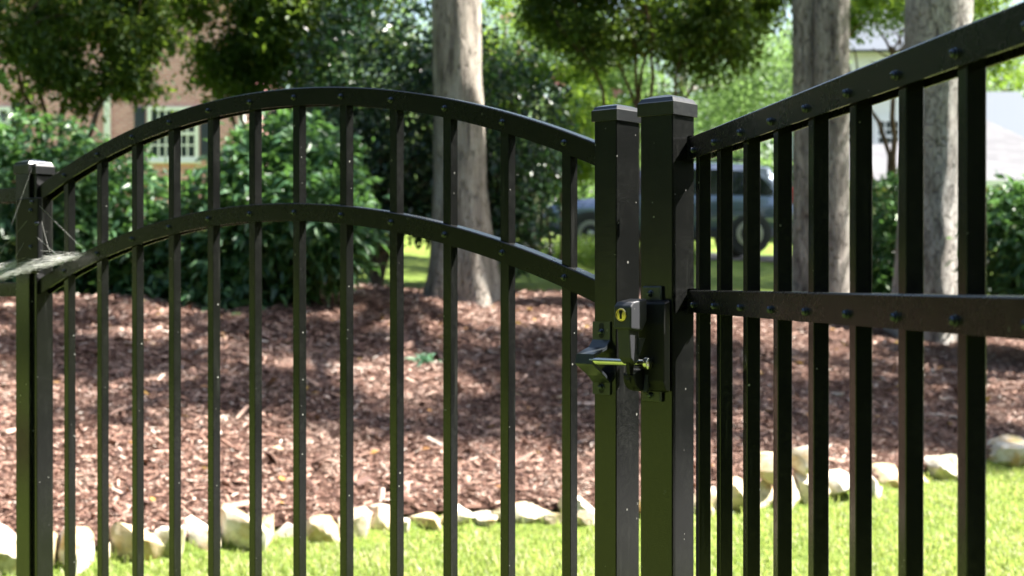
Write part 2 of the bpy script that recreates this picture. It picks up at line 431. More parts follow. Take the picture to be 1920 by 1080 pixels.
# ------------------------------------------------------------------ stone edging : each stone a part
border = empty('stone_border', (0, 7.0, 0), label='row of pale fieldstones edging the mulch bed above the lawn', cat='stone border')
def rock(seed, w, d, h, flat=.0):
    bm = bmesh.new(); bmesh.ops.create_icosphere(bm, subdivisions=3, radius=1)
    so = Vector((seed * 3.7, seed * 1.9, seed * 5.3))
    for v in bm.verts:
        p = v.co.copy(); q = Vector([math.copysign(abs(c) ** .55, c) for c in p])
        q *= 1 + .20 * noise.noise(p * 1.3 + so) + .10 * noise.noise(p * 2.9 + so)
        # broken facets
        for k in range(11):
            nn = Vector((noise.noise(so + Vector((k * 7.1, 0, 0))), noise.noise(so + Vector((0, k * 5.3, 0))), noise.noise(so + Vector((0, 0, k * 9.7))) * (1.3 if k < 3 else .8))).normalized()
            dd = q.dot(nn) - (.66 + .16 * noise.noise(so * 1.7 + Vector((k * 3.3, 1, 2))))
            if dd > 0: q -= nn * dd * .96
        q += p * .03 * noise.noise(p * 7 + so)
        v.co = Vector((q.x * w / 2, q.y * d / 2, q.z * h / 2))
    me = bm_mesh('stone', bm, True)
    try: me.set_sharp_from_angle(angle=R(22))
    except Exception: pass
    return me
stones = [(-60, 34, 985, 1095), (34, 112, 1003, 1085), (108, 186, 992, 1068), (186, 214, 1010, 1060), (204, 297, 974, 1062), (290, 352, 992, 1050), (346, 408, 980, 1040), (404, 494, 950, 1036), (486, 516, 962, 1022),
          (508, 566, 984, 1022), (556, 640, 968, 1024), (628, 688, 948, 1020), (680, 742, 955, 1022), (736, 768, 972, 1010), (756, 834, 955, 1010), (826, 894, 948, 1000), (884, 930, 972, 1000), (920, 1034, 938, 990), (1026, 1066, 968, 998),
          (1054, 1128, 935, 994), (1122, 1196, 940, 990), (1190, 1262, 930, 985), (1256, 1330, 925, 975), (1318, 1348, 920, 962), (1342, 1404, 886, 952), (1400, 1462, 902, 956), (1404, 1470, 852, 904), (1455, 1500, 890, 950),
          (1472, 1524, 836, 884), (1484, 1548, 880, 950), (1536, 1606, 876, 930), (1560, 1640, 922, 962), (1600, 1640, 880, 925), (1628, 1700, 872, 920), (1690, 1738, 880, 915), (1726, 1806, 860, 912), (1796, 1846, 850, 900), (1836, 1934, 822, 886), (1930, 2010, 815, 870), (2000, 2090, 790, 850), (2080, 2170, 770, 830)]
for k, (x0, x1, y0, y1) in enumerate(stones):
    xc = (x0 + x1) / 2
    Yd = 7.0
    for _ in range(12): Yd = float(yl((xc - 960) / FPX * Yd)) + .02
    Xw = (xc - 960) / FPX * Yd
    w = (x1 - x0) / FPX * Yd * 1.3; zt = EYE + (HOR - y0) / FPX * (Yd); zb = EYE + (HOR - y1) / FPX * (Yd)
    zt = max(zt, .07); zb = min(zb, zt - .07)
    if zb < .03: zb = -.04
    h = zt - zb; dep = min(.3, max(.14, w * .85))
    o = link('stone', rock(k + 1.3, w, dep, h * 1.2), M['stone'], border, (Xw, Yd + dep * .1 - .03 - 7.0 + .03 * math.sin(k * 2.3), (zt + zb) / 2), .6 * math.sin(k * 3.1))

# ------------------------------------------------------------------ trees and shrubs
def unit(v): return v / (np.linalg.norm(v, axis=1)[:, None] + 1e-9)
def leaf_np(P, D, L, wr=.4, droop=.12, upb=.6, tris=4):
    n = len(P); L = np.broadcast_to(L, (n,))
    N = unit(rng.normal(0, 1, (n, 3)) + np.array([0, 0, 1.]) * upb * 2)
    S = unit(np.cross(D, N)); N = np.cross(S, D)
    L_ = L[:, None]
    tip = P + D * L_ - np.array([0, 0, 1.]) * L_ * droop
    l = P + D * L_ * .45 + S * L_ * wr / 2 + N * L_ * .05; r = P + D * L_ * .45 - S * L_ * wr / 2 + N * L_ * .05
    if tris == 2:
        V = np.stack([P, r, tip, l], 1).reshape(-1, 3); T = np.array([[0, 1, 2], [0, 2, 3]]); k = 4
    else:
        m = P + D * L_ * .5
        V = np.stack([P, r, tip, l, m], 1).reshape(-1, 3); T = np.array([[0, 1, 4], [1, 2, 4], [2, 3, 4], [3, 0, 4]]); k = 5
    return V, ((np.arange(n) * k)[:, None, None] + T[None]).reshape(-1, 3)

def ell_points(n, ells, shell=.5):
    """points in a union of ellipsoids [(cx,cy,cz,rx,ry,rz,weight)], more of them near the outside"""
    ells = np.asarray(ells, float); w = ells[:, 6] / ells[:, 6].sum()
    k = rng.choice(len(ells), n, p=w); d = unit(rng.normal(0, 1, (n, 3))); r = rng.uniform(0, 1, n) ** shell
    return ells[k, :3] + d * ells[k, 3:6] * r[:, None], d

def lobes(ells, k=12, f=.4):
    """break smooth masses into scattered leafy sprays"""
    out = []
    for e in ells:
        for _ in range(k):
            d = unit(rng.normal(0, 1, (1, 3)))[0] * rng.uniform(.25, 1.08) ** .6; q = f * rng.uniform(.55, 1.25)
            out.append((e[0] + d[0] * e[3], e[1] + d[1] * e[4], e[2] + d[2] * e[5], max(.16, e[3] * q), max(.16, e[4] * q), max(.11, e[5] * q * .7), e[6] / k * q))
    return out

def cloud(ells, nclus, per, rc, L, wr=.42, shell=.4, tris=4, droop=.15, upb=.6, lv=.3):
    C, d = ell_points(nclus, ells, shell)
    C = np.repeat(C, per, 0); d = np.repeat(d, per, 0); n = len(C)
    P = C + rng.normal(0, rc, (n, 3)) * np.array([1, 1, .7])
    D = unit(d * .5 + unit(rng.normal(0, 1, (n, 3))) + np.array([0, 0, -.15]))
    return leaf_np(P, D, L * rng.uniform(1 - lv, 1 + lv, n), wr, droop, upb, tris)

def whorls(ells, n, per, L, wr=.38, shell=.25):
    C, d = ell_points(n, ells, shell)
    ax = unit(d + np.array([0, 0, .6]) + rng.normal(0, .35, (n, 3)))
    C = np.repeat(C, per, 0); ax = np.repeat(ax, per, 0); m = len(C)
    side = unit(np.cross(ax, rng.normal(0, 1, (m, 3))))
    tilt = rng.uniform(.15, 1.0, m)[:, None]
    D = unit(side + ax * tilt)
    P = C + ax * rng.uniform(-.05, .05, (m, 1)) + D * .01
    return leaf_np(P, D, L * rng.uniform(.65, 1.2, m), wr, .25, .9, 4)

def limb_tubes(base, tips, r0, r1, wob=.06, seg=7, n=8):
    out = []
    for j, t in enumerate(tips):
        a, b = np.array(base, float), np.array(t, float)
        if len(t) == 6: a, b = np.array(t[:3]), np.array(t[3:])
        s = np.linspace(0, 1, n)[:, None]
        P = a + (b - a) * s + np.array([0, 0, 1]) * (np.sin(s * np.pi) * .08 * np.linalg.norm(b - a))
        P += np.concatenate([np.zeros((1, 3)), np.cumsum(rng.normal(0, wob * .4, (n - 2, 3)), 0), np.zeros((1, 3))]) * np.sin(s * np.pi)
        out.append(tube_np(P, np.linspace(r0, r1, n), seg))
    return out

def trunk_mesh(name, ctrl, seg=56, rings=150, flare=.35, flare_h=.5, lob=5, ridge=.035, ph=0.):
    """ctrl: (x,y,z,r) from base up; the base flares into root buttresses; bark ridges are displaced"""
    ctrl = np.asarray(ctrl, float); zz = ctrl[0, 2] + (ctrl[-1, 2] - ctrl[0, 2]) * np.linspace(0, 1, rings) ** 1.25
    cx, cy, cr = (np.interp(zz, ctrl[:, 2], ctrl[:, k]) for k in (0, 1, 3))
    k = np.ones(7) / 7
    for a in (cx, cy, cr): a[3:-3] = np.convolve(a, k, 'valid')
    th = np.linspace(0, 2 * np.pi, seg, endpoint=False); V = []
    for j in range(rings):
        dz = zz[j] - ctrl[0, 2]; fl = math.exp(-max(dz, 0) / flare_h)
        for t in th:
            rr = cr[j] * (1 + fl * flare * (1 + .55 * math.sin(lob * t + ph)))
            q = Vector((math.cos(t) * cr[j] * 9, math.sin(t) * cr[j] * 9, zz[j] * 2.0 + ph))
            rr *= 1 + ridge * (noise.noise(q * 1.4) * 1.2 + abs(noise.noise(Vector((q.x * 3, q.y * 3, q.z * 1.2)))) * .9) + .05 * noise.noise(Vector((math.cos(t) * 1.2, math.sin(t) * 1.2, zz[j] * .9 + ph)))
            V.append((cx[j] + math.cos(t) * rr, cy[j] + math.sin(t) * rr, zz[j]))
    F = [(j * seg + a, j * seg + (a + 1) % seg, (j + 1) * seg + (a + 1) % seg, (j + 1) * seg + a) for j in range(rings - 1) for a in range(seg)]
    return np.array(V), np.array(F)

def thing(name, loc, label, cat, group=None):
    return empty(name, loc, label=label, cat=cat, group=group)
def part(name, VF, mat, parent, smooth=False, kind=None):
    V, F = VF; V = np.asarray(V) - np.array(parent.location)
    o = link(name, mesh_np(name, V, F, smooth), M[mat], parent)
    if kind: o['kind'] = kind
    return o
def zb(x, y, Y): return at(x, y, Y)

# --- three tall trees standing in the bed; their crowns spread above the picture and dapple the bed
def tall_tree(name, label, ctrl, mat, crown, limbs, nclus, flare=.35, lob=5, second=None, ph=0.):
    t = thing(name, (ctrl[0][0], ctrl[0][1], ctrl[0][2]), label, 'tree', 'tall trees in the mulch bed')
    part('trunk', trunk_mesh('trunk', ctrl, flare=flare, lob=lob, ph=ph), mat, t, True)
    if second: part('second_stem', trunk_mesh('stem', second, seg=40, rings=110, flare=.3, lob=3, ph=ph + 2), mat, t, True)
    top = ctrl[-1]
    part('limbs', join_np(limb_tubes(top[:3], limbs, .13, .03, .12, 8, 10)), mat, t, True)
    part('crown', cloud(crown, int(nclus * .15), 210, .2, .13, .5, .75, 2), 'leaf_oak', t, kind='stuff')
    return t
def c3(x, y, Y, r): p = at(x, y, Y); return (p.x, p.y, p.z, r)
b = at(862, 556, 13.5)
tall_tree('tall_tree', 'brown-barked tall tree with flared base behind the arched gate', [(b.x + .02, b.y, hz(b.x, b.y) - .12, .255), c3(864, 460, 13.5, .25), c3(862, 300, 13.5, .235), c3(855, 0, 13.5, .23), (-.5, 13.6, 6.6, .2), (-.35, 13.8, 8.6, .14)],
          'bark_brown', [(-.4, 15.2, 9.6, 3.0, 2.0, 2.2, 1), (-2.2, 15.3, 8.3, 1.6, 1.4, 1.3, .4), (1.4, 15.1, 8.9, 1.6, 1.2, 1.3, .4)],
          [(-2.6, 15.2, 8.6), (1.6, 15., 9.2), (-.4, 16.4, 10), (.3, 14.4, 10.8), (-1.4, 14.4, 9.6)], 90, .62, 5, None, .4)
b = at(1556, 562, 15.0)
tall_tree('tall_tree', 'grey-brown twin-stemmed tall tree behind the right-hand fence pickets', [(b.x, b.y, hz(b.x, b.y) - .12, .2), c3(1558, 400, 15, .19), c3(1559, 200, 15, .185), c3(1560, 0, 15, .18), (3.5, 15.1, 7, .15), (3.7, 15.2, 9, .1)],
          'bark_pair', [(3.6, 16.3, 9.6, 2.8, 1.8, 2.1, 1), (1.9, 16, 8.4, 1.5, 1.2, 1.1, .4)],
          [(1.8, 15.2, 8.6), (5.4, 15.6, 9.6), (3.4, 16.8, 10), (3.0, 14.2, 10.2)], 130, .25, 4, [(at(1512, 560, 15.15).x, 15.15, hz(2.95, 15.15) - .12, .14), c3(1511, 400, 15.15, .135), c3(1509, 200, 15.15, .13), c3(1508, 0, 15.15, .125), (2.7, 15.2, 7, .1), (2.3, 15.2, 8.6, .06)], 2.)
b = at(1736, 615, 14.0)
tall_tree('tall_tree', 'pale grey rough-barked tall tree, widest of the trunks behind the right fence', [(b.x - .02, b.y, hz(b.x, b.y) - .14, .31), c3(1740, 500, 14, .295), c3(1745, 350, 14, .28), c3(1752, 200, 14, .295), c3(1760, 0, 14, .32), (4.3, 14.1, 6.5, .27), (4.5, 14.2, 8.6, .18)],
          'bark_grey', [(5.0, 12.0, 9.8, 3.0, 1.6, 1.9, 1), (3.0, 10.9, 9.2, 1.9, 1.5, 1.0, .5), (1.9, 12.4, 8.6, 1.5, 1.4, 1.0, .35), (6.6, 11.6, 8.6, 1.8, 1.2, 1.2, .45), (5.4, 11.6, 9.4, 1.5, 1.3, .9, .35), (4.4, 9.6, 8.7, 2.6, 1.35, .7, .85), (6.9, 9.5, 8.9, 1.4, 1.2, .6, .3)],
          [(3.0, 11.2, 9.2), (3.4, 9.6, 8.7), (5.2, 9.4, 8.8), (6.9, 9.6, 8.9), (2.0, 12.4, 8.6), (6.6, 11.8, 8.9), (4.7, 16, 10), (4.1, 13.2, 11)], 470, .34, 6, None, 4.)
t = thing('tall_tree', (9.2, 12.6, hz(9.2, 12.6)), 'tall tree beyond the right edge, its crown shading the bed', 'tree', 'tall trees in the mulch bed')
part('trunk', trunk_mesh('trunk', [(9.2, 12.6, hz(9.2, 12.6) - .1, .26), (9.25, 12.6, 4, .22), (9.2, 12.7, 8, .15)], seg=32, rings=60), 'bark_grey', t, True)
part('limbs', join_np(limb_tubes((9.2, 12.7, 7.5), [(7.2, 12.2, 8.8), (7.5, 10.1, 8.9), (9.7, 10.7, 9.1), (10.8, 13, 9.4), (9, 14.4, 9.6), (8.6, 11.2, 9.6)], .12, .03)), 'bark_grey', t, True)
part('crown', cloud([(8.6, 11.4, 9.4, 2.9, 2.0, 1.7, 1), (6.9, 11.9, 8.4, 1.5, 1.3, 1., .4), (7.4, 10.0, 8.8, 1.7, 1.2, .9, .4), (9.8, 10.6, 9, 1.8, 1.3, 1, .4)], 58, 210, .2, .13, .5, .6, 2), 'leaf_oak', t, kind='stuff')

for x, y, lab in ((8.6, 19.6, 'unseen tall tree added beyond the right edge to shade the grass by the drive'), (11.5, 25.6, 'unseen tall tree added near the white house to shade the drive')):  # both added out of view to shade the lawn strip and drive
    z0 = hz(x, y); t = thing('tall_tree', (x, y, z0), lab, 'tree', 'tall trees in the mulch bed')
    part('trunk', trunk_mesh('trunk', [(x, y, z0 - .1, .28), (x + .05, y, z0 + 3, .22), (x, y, z0 + 7, .15)], seg=24, rings=50), 'bark_pair', t, True)
    part('limbs', join_np(limb_tubes((x, y, z0 + 6.6), [(x - 2.2, y, z0 + 8), (x + 2, y + .5, z0 + 8.4), (x, y + 1.8, z0 + 8.6), (x - .5, y - 1.8, z0 + 8.6)], .12, .03)), 'bark_pair', t, True)
    part('crown', cloud([(x - .3, y, z0 + 8.6, 3.4, 2.6, 1.8, 1), (x - 2.4, y - .6, z0 + 7.8, 1.8, 1.8, 1., .4), (x - .6, y + 3.2, z0 + 8.6, 3.0, 1.8, 1.3, .6), (x - .6, y - 3., z0 + 8.8, 2.6, 1.2, 1.2, .4), (x - 3.7, y + .8, z0 + 9.2, 2.2, 2.4, 1., .6)], 640, 60, .24, .14, .5, .6, 2), 'leaf_oak', t, kind='stuff')

# --- laurel shrubs
def laurel(label, ells, n, base, L=.145, per=8):
    t = thing('laurel_shrub', (base[0], base[1], hz(base[0], base[1])), label, 'shrub', 'glossy laurel shrubs')
    part('foliage', join_np([whorls(ells, n, per, L), cloud(ells, n // 3, 8, .1, L * .9, .36, .7, 2)]), 'leaf_laurel', t, kind='stuff')
    tips = [tuple(ell_points(1, ells, .6)[0][0]) for _ in range(9)]
    part('stems', join_np(limb_tubes((base[0], base[1], hz(base[0], base[1]) - .05), tips, .025, .008)), 'bark_myrtle', t, True)
laurel('large glossy laurel shrub at the left behind the hinge post', [(-4.35, 12.7, 1.8, .95, .7, .92, 1), (-3.6, 12.6, 1.62, .62, .6, .84, .7), (-3.2, 12.55, .95, .55, .45, .45, .4), (-4.4, 12.3, 1.05, .8, .5, .5, .5), (-3.1, 12.5, 1.35, .42, .45, .5, .35), (-5.1, 13, 1.7, .8, .7, .9, .6)], 1900, (-4.1, 12.8))
laurel('sunlit laurel shrub behind the middle of the arched gate', [(-2.3, 12.4, 1.6, .66, .6, .8, 1), (-1.72, 12.3, 1.7, .56, .5, .55, .8), (-1.95, 12.6, 2.1, .66, .5, .58, .6), (-2.5, 12.2, .95, .5, .45, .4, .4), (-2.65, 12.3, 1.1, .4, .4, .35, .3)], 1650, (-2.0, 12.5))
laurel('dark-leaved laurel shrub at the far right beyond the fence', [(4.75, 12.9, 1.5, .6, .6, .62, 1), (5.4, 13.2, 1.6, .7, .6, .7, .7)], 800, (4.9, 13.1))
laurel('bright leafy shrub between the two trunks at the right', [(4.55, 17, 1.75, .42, .45, .75, 1), (4.4, 16.9, 1.3, .4, .4, .3, .5)], 520, (4.5, 17.0), .12)

# --- dark evergreen
t = thing('holly_tree', (-1.45, 15.2, hz(-1.45, 15.2)), 'dark dense evergreen tree with several thin trunks behind the gate', 'tree')
E1 = [(-1.2, 15.3, 3.1, 1.25, 1., 1.25, 1), (-.1, 15.4, 2.7, .8, .8, 1.1, .6), (-2.0, 15.2, 2.6, .7, .7, .8, .4), (-.2, 15.2, 1.75, .55, .5, .5, .3), (-1.0, 15.1, 2.1, .8, .6, .45, .3)]
part('crown', cloud(E1 + lobes(E1, 8, .35), 2100, 14, .09, .08, .52, .35, 2), 'leaf_holly', t, kind='stuff')
hb = hz(-1.45, 15.2)
part('trunks', join_np(limb_tubes((-1.45, 15.2, hb - .05), [(-1.75, 15.2, 2.5), (-1.35, 15.25, 2.6), (-1.05, 15.2, 2.6), (-1.5, 15.4, 2.8)], .055, .03, .05)), 'bark_myrtle', t, True)

# --- crape myrtles (several slender stems, leafy heads)
def myrtle(label, base, tips, ells, n, mat='leaf_myrtle', L=.062, r0=.045, pink=0, per=16, rc=.095):
    z0 = hz(base[0], base[1])
    t = thing('crape_myrtle', (base[0], base[1], z0), label, 'tree', 'multi-stemmed crape myrtles')
    st = []
    for (x, y, z) in tips:
        st += limb_tubes((base[0] + rng.normal(0, .09), base[1] + rng.normal(0, .09), z0 - .05), [(x, y, z)], r0 * rng.uniform(.75, 1.1), r0 * .4, .10, 7, 12)
        for _ in range(3):
            e = ell_points(1, ells, .6)[0][0]; e = np.array([x, y, z]) + (e - np.array([x, y, z])) * .55
            st += limb_tubes((x, y, z - .1), [tuple(e)], r0 * .38, .008, .05, 5, 6)
    part('stems', join_np(st), 'bark_myrtle', t, True)
    part('crown', cloud(lobes(ells, 13, .36), n, per, rc, L, .5, .7, 2), mat, t, kind='stuff')
    if pink: part('blossom', cloud(ells, pink, 24, .05, .04, .8, .1, 2), 'flower_pink', t, kind='stuff')
myrtle('slender many-stemmed tree rising behind the latch post', (1.4, 16.2), [(.75, 16, 3.9), (1.05, 16.3, 4.), (1.3, 16.1, 4.2), (1.62, 16.4, 4.1), (1.95, 16.2, 4.0), (1.5, 15.9, 4.3), (2.3, 16.4, 3.8)],
       [(1.4, 16.3, 4.8, 1.35, 1., .95, 1), (.55, 16.2, 4.35, .55, .6, .5, .35), (2.35, 16.3, 4.3, .6, .6, .5, .35), (1.5, 16.2, 3.9, 1.1, .6, .4, .4), (.2, 16.4, 4.8, .8, .7, .5, .4), (2.9, 16.4, 4.7, .8, .7, .5, .4)], 1900, 'leaf_myrtle', .08, .032)
myrtle('small tree with pale forked stems over the left laurel', (-4.75, 14.8), [(-5.0, 14.7, 3.6), (-4.2, 14.8, 3.5), (-4.6, 15, 4), (-5.3, 14.9, 3.8), (-4.1, 14.6, 3.3)],
       [(-4.6, 14.9, 3.9, 1.05, .8, .75, 1), (-4.3, 14.8, 3.35, .6, .55, .34, .5), (-3.95, 14.9, 4.0, .5, .6, .5, .4), (-5.3, 15, 3.6, .6, .6, .6, .3), (-4.9, 14.9, 4.9, 1.4, .9, .7, .7), (-3.7, 14.9, 4.4, .6, .6, .6, .4)], 1750, 'leaf_myrtle', .08, .04)
myrtle('small dark leafy tree left of the tall brown trunk', (-2.9, 16.2), [(-3.1, 16.1, 3.2), (-2.6, 16.3, 3.3), (-2.9, 16.4, 3.7), (-3.3, 16.2, 3.6)],
       [(-2.9, 16.3, 4.2, .95, .8, .85, 1), (-2.65, 16.2, 3.45, .7, .55, .4, .5), (-3.25, 16.3, 3.7, .45, .5, .5, .3), (-2.0, 16.3, 4.3, .7, .6, .6, .4), (-2.6, 16.3, 5.1, 1.2, .8, .6, .6), (-2.45, 16.0, 4.1, .6, .5, .5, .5)], 1900, 'leaf_myrtle', .08, .04, 0)
myrtle('small brown-branched tree behind the pale grey trunk', (5.0, 18.2), [(4.5, 18.2, 3.6), (5.1, 18.3, 4.0), (5.5, 18.2, 3.8), (4.8, 18.0, 4.2), (4.2, 18.1, 4.3)],
       [(4.9, 18.2, 4.75, 1.2, .9, .8, 1), (4.1, 18.1, 4.5, .55, .6, .45, .3), (5.9, 18.2, 4.4, .6, .6, .5, .3)], 900, 'leaf_myrtle_bright', .065, .05)
myrtle('sunny yellow-green tree in front of the parked car', (.62, 19.5), [(.4, 19.5, 3.2), (.9, 19.5, 3.4), (.6, 19.7, 3.6)],
       [(.75, 19.6, 3.25, .66, .5, .72, 1), (.3, 19.5, 2.95, .4, .4, .45, .4)], 480, 'leaf_myrtle_bright', .07, .03, 0, 13)
myrtle('pink-flowering leafy tree beyond the tall brown trunk', (.3, 22.), [(-.2, 22, 4.4), (.5, 22.1, 4.6), (.9, 22, 4.2), (.1, 22.3, 5)],
       [(.2, 22.1, 5.0, 1.2, .9, .9, 1), (-.25, 22, 4.2, .7, .7, .5, .4), (1., 22.1, 4.2, .7, .6, .6, .4)], 800, 'leaf_myrtle_bright', .08, .04, 12)

# --- low box shrubs in front of the drive
for k, (x, y, w, h, lab) in enumerate([(1.45, 20.5, .5, .42, 'small rounded box shrub left of the gate posts'), (2.25, 20.2, .4, .5, 'small rounded box shrub just right of the latch post'), (.95, 21.5, .45, .3, 'low box shrub in front of the car bonnet')]):
    z0 = hz(x, y); t = thing('box_shrub', (x, y, z0), lab, 'shrub', 'low shrubs by the drive')
    part('foliage', cloud([(x, y, z0 + h * .55, w, w, h * .6, 1)], 330, 12, .07, .05, .5, .35, 2), 'leaf_box', t, kind='stuff')
    part('stems', join_np(limb_tubes((x, y, z0 - .04), [(x + .2, y, z0 + h * .6), (x - .2, y + .1, z0 + h * .6), (x, y - .2, z0 + h * .7)], .02, .008)), 'bark_myrtle', t, True)

# --- garden trees further back
def back_tree(label, x, y, h, ells, n, mat='leaf_far', L=.13, tr=.14, per=15, rc=.28):
    z0 = hz(x, y); t = thing('garden_tree', (x, y, z0), label, 'tree', 'trees beyond the drive')
    part('trunk', join_np([tube_np([(x, y, z0 - .1), (x + .05, y, z0 + h * .3), (x - .04, y, z0 + h * .6), (x, y, z0 + h * .9)], [tr, tr * .8, tr * .6, tr * .3], 10)] + limb_tubes((x, y, z0 + h * .45), [tuple(ell_points(1, ells, .7)[0][0]) for _ in range(7)], tr * .4, .02)), 'bark_pair', t, True)
    part('crown', cloud(lobes(ells, 12, .42), n, per, rc, L, .5, .6, 2), mat, t, kind='stuff')
back_tree('pale green tree above the roof of the parked car', 4.1, 34, 8, [(4.1, 34, 6.4, 2.6, 2, 2.2, 1), (2.4, 34, 5.2, 1.6, 1.5, 1.4, .5), (5.6, 34.2, 5.2, 1.3, 1.4, 1.5, .4)], 900)
back_tree('light green tree between the brown trunk and the latch post', .6, 38, 9, [(.6, 38, 6.6, 2.8, 2, 2.6, 1), (-1.2, 38, 5.2, 1.6, 1.4, 1.6, .4), (2.2, 38, 4.6, 1.5, 1.4, 1.4, .4)], 900)
back_tree('tall leafy tree far behind the left brick house corner', -5.2, 44, 10, [(-5.2, 44, 8.2, 3, 2.2, 3., 1), (-3.2, 44, 6.2, 2, 1.6, 2, .5)], 900)
back_tree('leafy tree above the grey garage roof at the right', 16.5, 50, 11, [(16.5, 50, 9, 3.2, 2.4, 3.6, 1), (18.5, 50, 7.5, 2.4, 2, 2.6, .5)], 900, 'leaf_myrtle_bright', .15)
back_tree('broad green tree behind the white house', 9.5, 56, 13, [(9.5, 56, 11.5, 4, 3, 3.6, 1), (6.6, 56, 9, 2.6, 2, 2.6, .5)], 1000, 'leaf_far', .16)
# far wood: one mass of foliage with trunks, all round the gardens
FW = []; FT = []
for k in range(34):
    x = -46 + k * 2.9 + rng.normal(0, .8); y = 68 + rng.uniform(-5, 10); z0 = hz(x, y); hh = rng.uniform(9, 15)
    FW.append((x, y, z0 + hh * .55, 3.0, 2.6, hh * .5, 1))
    FT.append(tube_np([(x, y, z0 - .2), (x + .2, y, z0 + hh * .5), (x, y, z0 + hh * .9)], [.3, .22, .1], 7))
for k in range(16):
    x = rng.uniform(-3, 10); y = rng.uniform(46, 60); FW.append((x, y, hz(x, y) + rng.uniform(.5, 3.2), 2., 1.6, 1.8, .5))
far = tag(link('far_wood', mesh_np('far_wood', *cloud(FW, 6200, 10, .55, .34, .55, .5, 2)), M['leaf_far']), 'hazy green woodland closing the view behind the houses', 'woodland', kind='stuff')
part('trunks', join_np(FT), 'bark_pair', far, True, kind='stuff')
# unseen foliage added around the camera: darkens the fence reflections, shades the lawn
BW = [(rng.uniform(-16, 26), -15 - abs(rng.normal(0, 2.5)), rng.uniform(1.5, 16), 3.6, 2.2, 3.2, 1) for _ in range(60)]
BW += [(-12.5 - abs(rng.normal(0, 1.5)), rng.uniform(-15, 15), rng.uniform(1., 10), 1.6, 3.0, 2.4, 1) for _ in range(50)]
BW += [(13 + abs(rng.normal(0, 1.2)), rng.uniform(-5, 8), rng.uniform(.8, 6.5), 1.4, 1.6, 1.6, .6) for _ in range(34)]
BW += [(rng.uniform(1.6, 3.2) + q * .75, -4.6 - q * .7 - abs(rng.normal(0, .8)), rng.uniform(.4, 7.), 1.1, .9, 1.3, .3) for q in range(14) for _ in range(4)]
BW += [(-9.2 - abs(rng.normal(0, 1.6)), rng.uniform(11.5, 21), rng.uniform(1.8, 11), 1.5, 1.6, 1.7, .6) for _ in range(44)]
BW += [(rng.uniform(3.5, 12), rng.uniform(-7, -1.6), rng.uniform(7, 10), 1.7, 1.2, 1.1, .6) for _ in range(26)]
tag(link('reflection_foliage', mesh_np('reflection_foliage', *cloud(BW, 22000, 9, .5, .38, .55, .45, 2)), M['leaf_holly']), 'unseen dark foliage added around the camera to darken the fence reflections', 'woodland', kind='stuff')

# ------------------------------------------------------------------ small things on the bed
def strap_plant(x, y, label, n=34, L=.16):
    z0 = hz(x, y) + .03; t = thing('strap_leaf_plant', (x, y, z0), label, 'plant')
    a = rng.uniform(0, 2 * np.pi, n); e = rng.uniform(.15, .9, n)
    D = np.stack([np.cos(a) * np.cos(e), np.sin(a) * np.cos(e), np.sin(e)], 1); P = np.tile(np.array([x, y, z0]), (n, 1)) + rng.normal(0, .03, (n, 3)) * np.array([1.6, 1, .1])
    part('leaves', leaf_np(P, D, L * rng.uniform(.6, 1.2, n), .16, .3), 'leaf_strap', t, kind='stuff')
p = at(795, 668, 10.2); strap_plant(p.x, p.y, 'little blue-green strappy plant alone in the mulch')
def fall(n, xr, yr, Ls):
    x = rng.uniform(*xr, n); y = rng.uniform(*yr, n); ok = (y > yl(x) + .15) & (y < bed_back(x)); x, y = x[ok], y[ok]; n = len(x)
    a = rng.uniform(0, 2 * np.pi, n); e = rng.normal(.05, .2, n)
    D = np.stack([np.cos(a) * np.cos(e), np.sin(a) * np.cos(e), np.sin(e)], 1)
    return leaf_np(np.stack([x, y, hgt(x, y) + .05], 1), D, rng.uniform(*Ls, n), .55, .05, 1.5)
tag(link('fallen_leaves', mesh_np('fallen_leaves', *fall(320, (-3.4, 4.8), (6.2, 14), (.04, .085))), M['fallen']), 'scattered yellow and tan fallen leaves on the mulch', 'leaves', kind='stuff')
def stick(x, y, L, ang, label):
    z = hz(x, y) + .05; t = np.linspace(-.5, .5, 7); P = np.stack([x + t * L * math.cos(ang), y + t * L * math.sin(ang), np.array([hz(x + q * L * math.cos(ang), y + q * L * math.sin(ang)) + .05 for q in t])], 1) + rng.normal(0, .006, (7, 3))
    V, F = tube_np(P, np.array([.006, .008, .009, .009, .008, .006, .004]), 7)
    o = link('stick', mesh_np('stick', V - np.array([x, y, z]), F, True), M['pale_stick'], None, (x, y, z)); tag(o, label, 'stick', 'sticks on the mulch')
n = plain('pale_stick', (.45, .38, .32), .8)
p = at(1775, 682, 10.6); stick(p.x, p.y, .17, .5, 'short pale stick on the dark mulch between the right-hand pickets')
p = at(655, 690, 9.9); stick(p.x, p.y, .34, .08, 'long thin stick lying left of the strappy plant')
p = at(1775, 765, 10.0); stick(p.x, p.y, .25, -.25, 'bent twig on the mulch above the right-hand stones')
p = at(1571, 700, 10.4)
o = link('pale_stone', rock(77, .1, .08, .05), M['pale_stick'], None, (p.x, p.y, hz(p.x, p.y) + .05)); tag(o, 'small pale stone lying loose on the mulch', 'stone')
o = link('pale_stone', rock(81, .1, .06, .04), M['pale_stick'], None, (-1.85, 10.6, hz(-1.85, 10.6) + .045)); tag(o, 'flat pale stone on the mulch behind the left gate pickets', 'stone')

